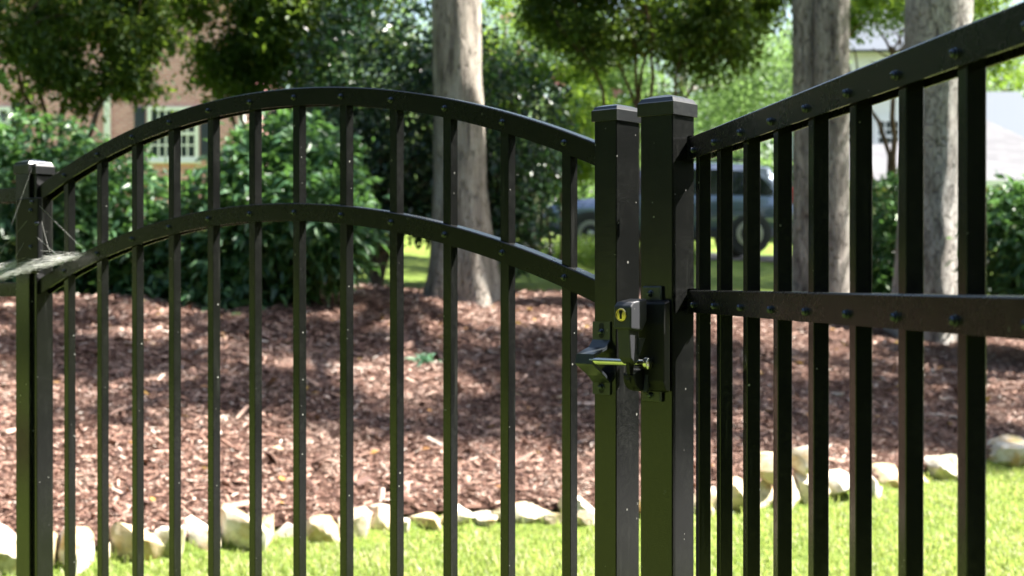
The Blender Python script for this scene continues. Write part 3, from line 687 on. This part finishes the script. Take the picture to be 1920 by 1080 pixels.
# ------------------------------------------------------------------ houses
def window(parent, x0, x1, z0, z1, y, cols, rows, fr=.07, mull=None):
    """window part with frame, panes and sill as sub-parts; y is the wall face, the camera side is -y"""
    w = box('window', (x0, -.02, z0), (x1, .015, z1), M['slot_dark'], parent, loc=(0, y, 0))
    bm = bmesh.new()
    bm_box(bm, (x0 - fr, -.07, z0 - fr), (x0, .0, z1 + fr)); bm_box(bm, (x1, -.07, z0 - fr), (x1 + fr, .0, z1 + fr))
    bm_box(bm, (x0, -.068, z1), (x1, .0, z1 + fr)); bm_box(bm, (x0, -.068, z0 - fr), (x1, .0, z0))
    mw = .035
    pw = (x1 - x0) / cols; phh = (z1 - z0) / rows
    for c in range(1, cols): bm_box(bm, (x0 + c * pw - mw / 2 * (2.2 if mull == c else 1), -.06, z0), (x0 + c * pw + mw / 2 * (2.2 if mull == c else 1), -.02, z1))
    for r_ in range(1, rows): bm_box(bm, (x0, -.057 - (.02 if r_ == rows // 2 else 0), z0 + r_ * phh - mw / 2 * (2 if r_ == rows // 2 else 1)), (x1, -.022, z0 + r_ * phh + mw / 2 * (2 if r_ == rows // 2 else 1)))
    link('frame', bm_mesh('frame', bm), M['white_paint'], w)
    bm = bmesh.new(); bm_box(bm, (-pw / 2 + .01, -.034, -phh / 2 + .01), (pw / 2 - .01, -.028, phh / 2 - .01)); pane = bm_mesh('pane', bm); pane.materials.append(M['window_glass'])
    for c in range(cols):
        for r_ in range(rows): link('pane', pane, None, w, (x0 + (c + .5) * pw, 0, z0 + (r_ + .5) * phh))
    box('sill', (x0 - fr - .05, -.13, z0 - fr - .07), (x1 + fr + .05, -.001, z0 - fr), M['white_paint'], w)
    return w
HY = 36.
hb0 = hz(-11, HY)
house = empty('brick_house', (-11.5, HY, hb0), label='two-storey brick house with white window and navy shutters at the left', cat='house')
def hx(px): return (px - 960) / FPX * HY + 11.5
def hzz(py): return EYE + (HOR - py) / FPX * HY - hb0
wl_ = box('wall', (-9, 0, -.4), (hx(478), 4.5, hzz(-14)), M['brick_wall'], house)
w1 = window(house, hx(285), hx(366), hzz(294), hzz(208), 0, 6, 4, .1, 3)
for a_, b_ in ((253, 273), (377, 396)):
    s = box('shutter', (hx(a_), -.05, hzz(300)), (hx(b_), -.002, hzz(201)), M['shutter_navy'], house)
    for q in range(14): box('slat', (.05, -.075, .08 + q * .088), (hx(b_) - hx(a_) - .05, -.05, .135 + q * .088), M['shutter_navy'], s, loc=(hx(a_), 0, hzz(300)))
w2 = window(house, hx(-70), hx(14), hzz(294), hzz(208), 0, 6, 4, .1, 3)
for a_, b_ in ((24, 44), (-102, -82)):
    s = box('shutter', (hx(a_), -.05, hzz(300)), (hx(b_), -.002, hzz(192)), M['shutter_navy'], house)
    for q in range(14): box('slat', (.05, -.075, .08 + q * .088), (hx(b_) - hx(a_) - .05, -.05, .135 + q * .088), M['shutter_navy'], s, loc=(hx(a_), 0, hzz(300)))
box('downspout', (hx(197), -.13, -.3), (hx(209), -.02, hzz(-8)), M['white_paint'], house, .02)
box('downspout', (hx(449), -.13, -.3), (hx(461), -.02, hzz(-8)), M['white_paint'], house, .02)
box('gutter', (-9.2, -.35, hzz(-10)), (hx(490), -.15, hzz(-20)), M['white_paint'], house, .02)
prism('roof', [(-.45, hzz(-15)), (4.95, hzz(-15)), (2.25, hzz(-15) + 1.8)], 0, -9.3, hx(482), M['roof_dark'], house)
pier = empty('stand_in_wall', (hx(330) - 11.5, 33.2, hz(-8, 33.2)), label='made-up low brick wall with pale coping, stand-in for an unidentified shape below the house window', cat='wall')  # invented brick stand-in for a shape that could not be identified
box('brickwork', (-.95, 0, -.2), (.55, .3, .98), M['brick_wall'], pier)
box('coping', (-1.02, -.05, .98), (.62, .35, 1.1), M['beige_wall'], pier, .02)

GY = 36.5
g0 = hz(11, GY)
wh = empty('white_house', (11, GY + 6, g0), label='white house with pale grey shingle garage roof behind the right trunks', cat='house')
def gx(px, Y=GY): return (px - 960) / FPX * Y - 11
def gz(py, Y=GY): return EYE + (HOR - py) / FPX * Y - g0
xl, xr = gx(1560), gx(2080)
box('garage_wall', (xl + .3, -6, -.4), (xr - .3, -.2, gz(343)), M['beige_wall'], wh)
# hipped garage roof
bm = bmesh.new(); ze = gz(340); zr = ze + 1.95; ov = .25
e = [bm.verts.new(v) for v in ((xl - .1, -6.3, ze), (xr + .1, -6.3, ze), (xr + .1, .1, ze), (xl - .1, .1, ze))]
r1, r2 = bm.verts.new((gx(1856) + .55, -3.1, zr)), bm.verts.new((xr - 2.3, -3.1, zr))
r0 = bm.verts.new((gx(1700), -4.2, ze + 1.12)); r3 = bm.verts.new((xl - .1, -4.2, ze + 1.12))
bm.faces.new((e[0], e[1], r2, r1, r0, r3)); bm.faces.new((e[1], e[2], r2)); bm.faces.new((e[2], e[3], r3, r0, r1, r2)); bm.faces.new((e[3], e[0], r3)); bm.faces.new(e[::-1])
bmesh.ops.triangulate(bm, faces=list(bm.faces))
link('garage_roof', bm_mesh('garage_roof', bm), M['shingles'], wh)
box('fascia', (xl - .14, -6.34, ze - .17), (xr + .14, -6.22, ze - .004), M['white_paint'], wh)
box('main_wall', (gx(1570, 42.5), 0, -.4), (gx(1735, 42.5), 8, gz(95, 42.5)), M['siding'], wh)
wv = window(wh, gx(1646, 42.5), gx(1684, 42.5), gz(284, 42.5), gz(228, 42.5), 0, 3, 4, .14)
wv2 = window(wh, gx(1592, 42.5), gx(1622, 42.5), gz(284, 42.5), gz(228, 42.5), 0, 3, 4, .14)
prism('roof', [(-.5, gz(98, 42.5)), (8.5, gz(98, 42.5)), (4, gz(98, 42.5) + 3.)], 0, gx(1560, 42.5), gx(1745, 42.5), M['roof_dark'], wh)
prism('rear_roof', [(.3, 0), (8, 0), (4, 2.1)], 0, gx(1790, 42.5), gx(2000, 42.5), M['roof_dark'], wh, loc=(0, 0, gz(270, 42.5)))
box('rear_wall', (gx(1800, 42.5), .8, -.4), (gx(1990, 42.5), 7.5, gz(271, 42.5)), M['siding'], wh)

# ------------------------------------------------------------------ drive and parked car
V, F = grid(np.linspace(.2, 14, 60), np.linspace(25.2, 29.2, 12), lambda x, y: hgt(x, y) + .02)
tag(link('driveway', mesh_np('driveway', V, F, True), M['asphalt']), kind='structure')
V, F = grid(np.linspace(3.6, 10, 20), np.linspace(-9, 7.2, 40), lambda x, y: hgt(x, y) + .02)
tag(link('reflection_ground', mesh_np('reflection_ground', V, F, True), M['reflection_dark']), kind='structure')  # unseen dark sheet added so the right-hand fence faces mirror less green
CYD = 27.0; cz = hz(2.9, CYD) + .02
x0c = (1018 - 960) / FPX * 26.1; x1c = (1499 - 960) / FPX * 26.1
car = empty('parked_car', ((x0c + x1c) / 2, CYD, cz), label='dark blue-grey sport utility car parked on the drive behind the fence', cat='car')
LC = x1c - x0c
def cx_(f): return (f - .5) * LC
top = [(0, .62), (.005, .78), (.03, .90), (.12, .98), (.25, 1.03), (.275, 1.06), (.385, 1.56), (.43, 1.66), (.6, 1.70), (.8, 1.67), (.9, 1.60), (.955, 1.2), (.985, 1.06), (1., .8), (.995, .55), (.97, .36)]
def car_body():
    bm = bmesh.new(); secs = []
    prof = [(0, .40)] + top[:-1] + [(.97, .40)]
    for (f, z) in prof: pass
    xsn = np.linspace(0, 1, 49); tz = np.interp(xsn, [p[0] for p in top[:13]] + [1], [p[1] for p in top[:13]] + [.8])
    for f, zt in zip(xsn, tz):
        hw = .92 * (1 - .16 * abs(2 * f - 1) ** 5)
        belt = min(zt, 1.02); zlo = .30 + .16 * max(0, abs(2 * f - 1) - .8) / .2
        ring = [(-hw * .9, zlo), (-hw, .5), (-hw * 1.02, .72), (-hw * .985, belt), (-hw * (.985 - .26 * (zt - belt) / .68), max(zt - .05, belt)), (-hw * (.80 - .22 * (zt - belt) / .68), zt)]
        ring += [(-a, c) for a, c in ring[::-1]]
        secs.append([bm.verts.new((cx_(f), a, c)) for a, c in ring])
    n = len(secs[0])
    for i in range(len(secs) - 1):
        for k in range(n): bm.faces.new((secs[i][k], secs[i][(k + 1) % n], secs[i + 1][(k + 1) % n], secs[i + 1][k]))
    bm.faces.new(secs[0][::-1]); bm.faces.new(secs[-1])
    return bm_mesh('body', bm, True)
body = link('body', car_body(), M['car_paint'], car)
def side_panel(name, pts, mat, parent, s, yo=.0):
    """side glass: polygon (f,z) laid on the sloping cabin side"""
    bm = bmesh.new()
    def yy(z): return s * (.92 * (.985 - .26 * (z - 1.02) / .68) + .012 + yo)
    A = [bm.verts.new((cx_(f), yy(z), z)) for f, z in pts]; B = [bm.verts.new((cx_(f), yy(z) - s * .03, z)) for f, z in pts]
    bm.faces.new(A); bm.faces.new(B[::-1]); m = len(pts)
    for i in range(m): bm.faces.new((A[i], B[i], B[(i + 1) % m], A[(i + 1) % m]))
    return link(name, bm_mesh(name, bm), mat, parent)
for s in (-1, 1):
    side_panel('side_window', [(.325, 1.07), (.345, 1.2), (.415, 1.52), (.53, 1.56), (.53, 1.07)], M['car_glass'], car, s)
    side_panel('side_window', [(.545, 1.07), (.545, 1.56), (.715, 1.54), (.715, 1.07)], M['car_glass'], car, s)
    side_panel('side_window', [(.735, 1.07), (.735, 1.53), (.84, 1.50), (.90, 1.15), (.90, 1.07)], M['car_glass'], car, s)
    for f in (.50, .68): box('door_handle', (cx_(f), s * .925 - .02, .9), (cx_(f) + .16, s * .925 + .02, .94), M['car_trim'], car, .006)
    box('mirror', (cx_(.33), s * 1.0 - .09, 1.04), (cx_(.33) + .12, s * 1.0 + .09, 1.2), M['car_paint'], car, .03, 2)
    box('sill_trim', (cx_(.23), s * .90 - .04, .27), (cx_(.70), s * .90 + .04, .42), M['car_trim'], car, .01)
    box('tail_light', (cx_(.962), s * .76 - .09, .92), (cx_(.998), s * .76 + .09, 1.2), M['lamp_red'], car, .02)
    box('headlight', (cx_(.006), s * .62 - .17, .72), (cx_(.055), s * .62 + .17, .88), M['lamp_clear'], car, .02)
    for f in (.185, .805):
        w = lathe('wheel', [(0, .25), (.03, .335), (.08, .355), (.17, .355), (.21, .33), (.22, .24)], (0, 0, 0), (0, s, 0), M['tyre'], car, 28, loc=(cx_(f), s * .72, .355))
        lathe('rim', [(.15, .02), (.2, .10), (.205, .235), (.222, .245), (.226, .215), (.21, .08), (.225, .05), (.23, .02)], (0, 0, 0), (0, s, 0), M['rim'], w, 24)
        lathe('arch', [(.0, .40), (.205, .40), (.21, .36)], (0, 0, 0), (0, s, 0), M['car_trim'], car, 28, loc=(cx_(f), s * .718, .36))
prism('windscreen', [(cx_(.288), 1.085), (cx_(.385), 1.545), (cx_(.383), 1.565), (cx_(.284), 1.1)], 1, -.68, .68, M['car_glass'], car)
box('bumper', (cx_(-.012), -.72, .36), (cx_(.03), .72, .6), M['car_trim'], car, .03, 2)
box('bumper', (cx_(.965), -.74, .38), (cx_(1.012), .74, .62), M['car_trim'], car, .03, 2)
for s in (-1, 1): box('roof_rail', (cx_(.47), s * .6 - .02, 1.70), (cx_(.85), s * .6 + .02, 1.745), M['car_trim'], car, .008)

# ------------------------------------------------------------------ fence frame of reference
AL, BE = 0.863527426, 0.125326389
G = (0.0690247, 1.97829761); FO = (0.25130975, 1.74646687)
GRZ, FRZ = AL - math.pi / 2, BE - math.pi / 2
PK = .015875; SP = .11332
def gz_(rel): return EYE + rel
def gt(x, off):
    """gate-frame coordinate along the gate of photograph column x on the plane at depth off behind the picket faces"""
    rx, ry = math.sin(AL), -math.cos(AL); bx_, by_ = math.cos(AL), math.sin(AL)
    gx0, gy0 = G[0] + bx_ * off, G[1] + by_ * off; u = (x - 960) / FPX
    t = (u * gy0 - gx0) / (rx - u * ry); return t, gy0 + ry * t
def gzz(x, y, off):
    t, Y = gt(x, off); return EYE + (HOR - y) / FPX * Y

bm = bmesh.new()
bm_lathe(bm, [(-.002, .0046), (.0006, .0046), (.0010, .0038), (.0034, .0037), (.0047, .0028), (.0053, .0012)], (0, 0, 0), (0, -1, 0), 12)
SCREW = bm_mesh('screw', bm); SCREW.materials.append(M['screw_black'])
def screw(parent, x, y, z): return link('screw', SCREW, None, parent, (x, y, z))

def cap_mesh(w, z0, z1, z2):
    """post cap: skirt with small chamfer and a low pyramid"""
    h = w / 2; bm = bmesh.new()
    rings = [(h, z0), (h, z1 - .0015), (h - .0015, z1), (h * .86, z1 + (z2 - z1) * .45), (h * .5, z1 + (z2 - z1) * .82), (h * .12, z2)]
    R_ = [[bm.verts.new((a * sx, a * sy, z)) for sx, sy in ((-1, -1), (1, -1), (1, 1), (-1, 1))] for a, z in rings]
    for i in range(len(R_) - 1):
        for k in range(4): bm.faces.new((R_[i][k], R_[i][(k + 1) % 4], R_[i + 1][(k + 1) % 4], R_[i + 1][k]))
    bm.faces.new(R_[-1]); bm.faces.new(R_[0][::-1])
    return bm_mesh('cap', bm)

def channel(hw, h, th=.0022):
    """inverted U rail profile (across, height), open below"""
    return [(-hw, -h / 2), (-hw, h / 2 - .0015), (-hw + .0015, h / 2), (hw - .0015, h / 2), (hw, h / 2 - .0015), (hw, -h / 2), (hw - th, -h / 2), (hw - th, h / 2 - th), (-hw + th, h / 2 - th), (-hw + th, -h / 2)]

def sweep(name, prof, pts, mat, parent, loc=(0, 0, 0), rz=0.):
    """sweep profile (y, n) along a path of (x, z) in the fence plane"""
    pts = [Vector(p) for p in pts]; bm = bmesh.new(); rings = []
    for i, p in enumerate(pts):
        t = (pts[min(i + 1, len(pts) - 1)] - pts[max(i - 1, 0)]).normalized(); nrm = Vector((-t.y, t.x))
        if i in (0, len(pts) - 1) : nrm = Vector((0, 1)) / max(.5, nrm.y)     # plumb ends
        rings.append([bm.verts.new((p.x + nrm.x * b_, YC + a_, p.y + nrm.y * b_)) for a_, b_ in prof])
    m = len(prof)
    for i in range(len(rings) - 1):
        for k in range(m): bm.faces.new((rings[i][k], rings[i][(k + 1) % m], rings[i + 1][(k + 1) % m], rings[i + 1][k]))
    bm.faces.new(rings[0]); bm.faces.new(rings[-1][::-1])
    me = bm_mesh(name, bm, True)
    try: me.set_sharp_from_angle(angle=R(25))
    except Exception: pass
    return link(name, me, mat, parent, loc, rz)

YC = PK / 2                              # centre plane of pickets and rails
RW, RH = .0127, .0292                    # half width and height of the rails
UPW = .0372; PW = .0508

# ------------------------------------------------------------------ arched gate
gate = empty('arched_gate', (G[0], G[1], 0), GRZ, label='black aluminium picket gate with two arched rails in the foreground', cat='gate')
upr0 = .0648; upr1 = upr0 + UPW; upl1 = -1.3276; upl0 = upl1 - UPW
for a_, b_ in ((upr0, upr1), (upl0, upl1)):
    u = box('upright', (a_, YC - UPW / 2, .05), (b_, YC + UPW / 2 + (.016 if a_ > 0 else 0), gz_(.232)), M['coat'], gate, .0012)
    c = link('cap', cap_mesh(UPW + .0055, gz_(.2185), gz_(.2345), gz_(.2430)), M['coat_cap'], u, ((a_ + b_) / 2, YC + (.008 if a_ > 0 else 0), 0))
    if a_ > 0: c.scale.y = (UPW + .0055 + .016) / (UPW + .0055)
tc = (upl1 + upr0) / 2
def arc(z0, rad, n=72, ext=0.):
    return [(t_, EYE + z0 + math.sqrt(rad * rad - (t_ + .6385) ** 2)) for t_ in np.linspace(upl1 - .0005, upr0 + .0005, n)]
def arc_z(t_, z0, rad): return EYE + z0 + math.sqrt(rad * rad - (t_ + .6385) ** 2)
TA, MA = (-1.6097, 1.9175), (-1.8361, 1.9550)
sweep('top_rail', channel(RW, RH), arc(*TA), M['coat_clean'], gate)
sweep('middle_rail', channel(RW, RH), arc(*MA), M['coat_clean'], gate)
box('bottom_rail', (upl1, YC - RW, .11), (upr0, YC + RW, .14), M['coat'], gate, .0015)
for k in range(12):
    t0 = (k - 11) * SP; tm = t0 + PK / 2
    bm = bmesh.new(); bm_box(bm, (t0, 0, .055), (t0 + PK, PK, arc_z(tm, *TA) + .004), .0007)
    link('picket', bm_mesh('picket', bm), M['coat'], gate)
    screw(gate, tm, YC - RW, arc_z(tm, *TA) - .001); screw(gate, tm, YC - RW, arc_z(tm, *MA) - .001)
# weld tabs where the arches meet the right upright
# hinge bridging hinge post and upright
hg = box('hinge', (gt(34, -.02)[0], YC - UPW / 2 - .013, gzz(60, 512, -.02)), (gt(74, -.02)[0], YC - UPW / 2 - .0008, gzz(60, 371, -.02)), M['latch_black'], gate, .003, 2)
for (x, y) in ((60, 379), (58, 395), (69, 419), (58, 463), (62, 500)):
    s = screw(hg, gt(x, -.024)[0], YC - UPW / 2 - .013, gzz(x, y, -.024))
# striker bracket: hat-shaped strap on the right upright
yf = YC - UPW / 2                       # face of upright
def yz(x, y, off): return gzz(x, y, off)
zt_, zb_ = gzz(1138, 603, -.012), gzz(1138, 740, -.012)
zm1, zm2 = gzz(1110, 655, -.04), gzz(1110, 697, -.04)
th = .0028
outer = [(yf - .0006, zt_), (yf - th, zt_), (yf - th, zm1 + .012), (yf - .012, zm1 + .002), (yf - .038, zm1 - .006), (yf - .042, (zm1 + zm2) / 2 - .004), (yf - .034, zm2 + .006), (yf - .014, zm2 - .006), (yf - th, zm2 - .016), (yf - th, zb_), (yf - .0006, zb_)]
inner = [(yf - .0006, zm2 - .014), (yf - .012, zm2 - .003), (yf - .032, zm2 + .009), (yf - .0385, (zm1 + zm2) / 2 - .004), (yf - .035, zm1 - .009), (yf - .010, zm1 - .001), (yf - .0006, zm1 + .010)]
st = prism('striker_bracket', outer + inner, 0, upr0 - .0005, upr0 + .0285, M['bracket_metal'], gate)
for zc in ((zt_ + zm1) / 2 + .006, (zb_ + zm2) / 2 - .004):
    bm = bmesh.new(); bm_prism(bm, [(upr0 + .0145 + .0042 * math.cos(a_), zc + .0062 * (1 if math.sin(a_) > 0 else -1) * (abs(math.sin(a_)) > .01) + .0042 * math.sin(a_)) for a_ in np.linspace(0, 2 * math.pi, 20, endpoint=False)], 1, yf - th - .0004, yf - th + .001)
    link('slot', bm_mesh('slot', bm), M['slot_dark'], st)
    s = screw(st, upr0 + .0145, yf - th - .0002, zc - .002)
pz = gzz(1175, 679, -.045); py_ = -.0465
pe = gt(1219, py_)[0]; p0_ = upr0 + .022
pin = lathe('striker_pin', [(0, .0048), (pe - p0_ - .006, .0048), (pe - p0_ - .0055, .0084), (pe - p0_ - .001, .0084), (pe - p0_, .0070)], (p0_, py_, pz), (1, 0, 0), M['zinc'], gate, 20)

# ------------------------------------------------------------------ latch post, hinge post
PR = (gt(1261, -.0175)[0] - PW, gt(1261, -.0175)[0])
post = empty('fence_post', (G[0], G[1], 0), GRZ, label='black square latch post with cap, nearest post in the middle', cat='post')
box('shaft', (PR[0], YC - PW / 2, -.3), (PR[1], YC + PW / 2, gz_(.2315)), M['coat'], post, .0013)
link('cap', cap_mesh(PW + .006, gz_(.2185), gz_(.2365), gz_(.2475)), M['coat_cap'], post, ((PR[0] + PR[1]) / 2, YC, 0))
HR = gt(54, -.0175)[0] + .001
hpost = empty('fence_post', (G[0], G[1], 0), GRZ, label='black square hinge post with cap at the left edge', cat='post')
box('shaft', (HR - PW, YC - PW / 2, -.3), (HR, YC + PW / 2, gz_(.2335)), M['coat'], hpost, .0013)
link('cap', cap_mesh(PW + .006, gz_(.2205), gz_(.2385), gz_(.2495)), M['coat_cap'], hpost, (HR - PW / 2, YC, 0))

# ------------------------------------------------------------------ left fence panel, in line with the gate
def straight_panel(name, label, org, rz, x0, x1, picks, zt, zm, s0):
    f = empty(name, (org[0], org[1], 0), rz, label=label, cat='fence', group='black picket fence panels')
    for nm, zc in (('top_rail', zt), ('middle_rail', zm)): sweep(nm, channel(RW, RH), [(x0, zc), (x1, zc)], M['coat_clean'], f)
    box('bottom_rail', (x0, YC - RW, .11), (x1, YC + RW, .14), M['coat'], f, .0015)
    bm = bmesh.new(); bm_box(bm, (0, 0, .055), (PK, PK, zt + .009), .0007); pm = bm_mesh('picket', bm); pm.materials.append(M['coat'])
    for t0 in picks:
        link('picket', pm, None, f, (t0, 0, 0))
        for zc in (zt, zm): screw(f, t0 + PK / 2, YC - RW, zc + s0)
    return f
lf = straight_panel('picket_fence', 'short stretch of black fence rails left of the hinge post', G, GRZ, HR - PW - 1.6, HR - PW - .001, [HR - PW - .15 - k * SP for k in range(12)], gz_(.1805), gz_(-.0125), -.003)

# ------------------------------------------------------------------ right fence panel running towards the camera
x_end = -.148
rf = straight_panel('picket_fence', 'black picket fence panel running from the latch post towards the viewer', FO, FRZ, x_end, 2.2, [-.101] + [k * .113 for k in range(19)], gz_(.1765), gz_(-.0235), -.0045)
for zc, nm in ((gz_(.1765), 'rail_bracket'), (gz_(-.0235), 'rail_bracket')):
    br = sweep(nm, channel(RW + .0024, RH + .0042, .0022), [(-.168, zc), (-.118, zc)], M['coat_clean'], rf)
    screw(br, -.128, YC - RW - .0024, zc)
    # ear screwed to the post face
    prism('bracket_ear', [(-.176, YC - RW - .006), (-.166, YC - RW - .0026), (-.166, YC - RW - .0004), (-.178, YC - RW - .0036)], 2, zc - .011, zc + .011, M['coat_clean'], br)

# ------------------------------------------------------------------ lockable latch on the latch post
pf = YC - PW / 2                        # face of the latch post
lat = empty('gate_lock', (G[0], G[1], 0), GRZ, label='black lockable gate latch with brass key cylinder on the latch post', cat='lock')
def lt(x, off): return gt(x, off)[0]
pc = (PR[0] + PR[1]) / 2
zc1 = gzz(1215, 536, pf); zc0 = gzz(1215, 752, pf)
box('mounting_plate', (pc - .019, pf - .006, zc0), (pc + .011, pf - .0006, zc1), M['bracket_metal'], lat, .0022, 2)
for zz_ in (zc1 - .010, zc0 + .0085): 
    screw(lat, pc - .005, pf - .006, zz_)
# main body: tall casting with sloping top
zB1, zB0 = gzz(1215, 562, pf - .02), gzz(1215, 736, pf - .02)
prism('lock_body', [(pf - .0062, zB0), (pf - .016, zB0 + .003), (pf - .0205, zB0 + .014), (pf - .0205, zB1 - .03), (pf - .018, zB1 - .004), (pf - .0062, zB1)], 0, pc - .014, pc + .026, M['latch_black'], lat, .002, 2)
# key housing reaching forwards
e1 = pf - .062; tr_ = lt(1183, e1); tl_ = lt(1150, e1)
zk1, zk0 = gzz(1165, 566, e1), gzz(1165, 617, e1)
zk1b = zk1 + .002
kh = prism('key_housing', [(e1, zk0), (e1, zk1 - .006), (e1 + .006, zk1), (pf - .026, zk1 + .004), (pf - .026, zk0 + .010), (pf - .036, zk0 - .003)], 0, tl_, tr_, M['latch_grey'], lat, .0025, 3)
kc = ((tl_ + tr_) / 2 - .001, e1, gzz(1160, 590, e1))
cyl = lathe('key_cylinder', [(-.004, .0086), (.0012, .0086), (.002, .0078), (.002, .0072), (.0012, .0068), (.0016, .0005)], kc, (0, -1, 0), M['brass'], lat, 24)
bm = bmesh.new(); bm_box(bm, (kc[0] - .001, e1 - .0026, kc[2] - .0052), (kc[0] + .001, e1 - .0012, kc[2] + .0052)); bm_lathe(bm, [(.0012, .0024), (.0026, .0024)], (kc[0], e1, kc[2] + .0036), (0, -1, 0), 12)
link('keyhole', bm_mesh('keyhole', bm), M['slot_dark'], cyl)
# neck below the housing that carries the hook
zn = gzz(1168, 688, e1 + .02)
prism('neck', [(e1 + .002, zk0 + .004), (e1 + .006, zn + .012), (e1 + .016, zn + .004), (e1 + .024, zn + .010), (e1 + .022, zk0 + .004)], 0, tl_ + .004, tr_ - .004, M['latch_grey'], lat, .0015, 2)
# gussets between neck and body
prism('gusset', [(e1 + .02, zk0 - .012), (pf - .028, zk0 - .012), (e1 + .02, zk0 - .034)], 0, tr_ - .006, tr_ - .001, M['latch_grey'], lat)
# nose below the pin: a rounded cradle with a slot, standing out from the body
nz = pz - .0075
nose = [(pf - .019, nz), (py_ + .002, nz - .001), (py_ - .013, nz - .006)]
for a_ in np.linspace(R(170), R(285), 9): nose.append((py_ + .004 + .019 * math.cos(a_), nz - .010 + .019 * math.sin(a_)))
nose += [(pf - .019, nz - .031)]
n0, n1 = lt(1172, py_ - .01), pc - .004
cr = prism('cradle', nose, 0, n0, n1, M['latch_black'], lat, .0018, 2)
prism('slot', [(py_ - .0165, nz - .011), (py_ - .0168, nz - .014), (py_ - .006, nz - .0275), (py_ - .004, nz - .0265)], 0, n0 + .006, n0 + .0115, M['slot_dark'], cr)
prism('cheek', [(pf - .0195, nz - .003), (py_ + .004, nz - .030), (pf - .0195, nz - .034)], 0, n1 + .0005, n1 + .006, M['latch_grey'], lat)
prism('strap', [(e1 + .022, zn + .020), (e1 + .012, zn + .010), (e1 + .014, pz - .014), (e1 + .020, pz - .016), (e1 + .024, zn + .010)], 0, tl_ + .011, tl_ + .016, M['latch_black'], lat)

# ------------------------------------------------------------------ spider web between hinge post and rails
def web():
    V, F = [], []; nu, nv = 40, 14
    for j in range(nv):
        for i in range(nu):
            u = i / (nu - 1); v = j / (nv - 1)
            t = -1.64 + u * .50; wdt = .018 + .05 * math.exp(-((u - .55) / .33) ** 2)
            y = -.020 - wdt + v * wdt * 1.1
            z = EYE + .004 + .048 * u ** 1.5 + (v - .4) * .044 * math.exp(-((u - .5) / .4) ** 2) + .006 * noise.noise(Vector((u * 6, v * 4, 0)))
            V.append((t, y, z))
    for j in range(nv - 1):
        for i in range(nu - 1): F.append((j * nu + i, j * nu + i + 1, (j + 1) * nu + i + 1, (j + 1) * nu + i))
    return np.array(V), np.array(F)
V1, _ = web()
strands = []
for q in range(420):
    a_ = V1[rng.integers(len(V1))]; near = V1[(np.abs(V1[:, 0] - a_[0]) < .2) & (np.abs(V1[:, 1] - a_[1]) < .012)]
    b_ = near[rng.integers(len(near))] + rng.normal(0, .003, 3); a_ = a_ + rng.normal(0, .003, 3)
    m_ = (a_ + b_) / 2 + np.array([0, 0, -.003]) + rng.normal(0, .002, 3)
    strands.append(tube_np([a_, m_, b_], [.00014] * 3, 3))
for tt, zz_ in ((upl1 + .002, EYE + .19), (upl1 + .004, EYE + .12), (HR - .01, EYE + .1)):
    for q in range(3):
        b_ = V1[rng.integers(len(V1))]; a_ = np.array([tt, yf - .002 - .01 * rng.uniform(), zz_ + rng.normal(0, .03)])
        strands.append(tube_np([a_, (a_ + b_) / 2, b_], [.00013] * 3, 3))
V, F = join_np(strands)
wb = link('spider_web', mesh_np('spider_web', V, F, True), M['silk'], None, (G[0], G[1], 0), GRZ)
tag(wb, 'dusty white spider web strung across the hinge post', 'spider web')
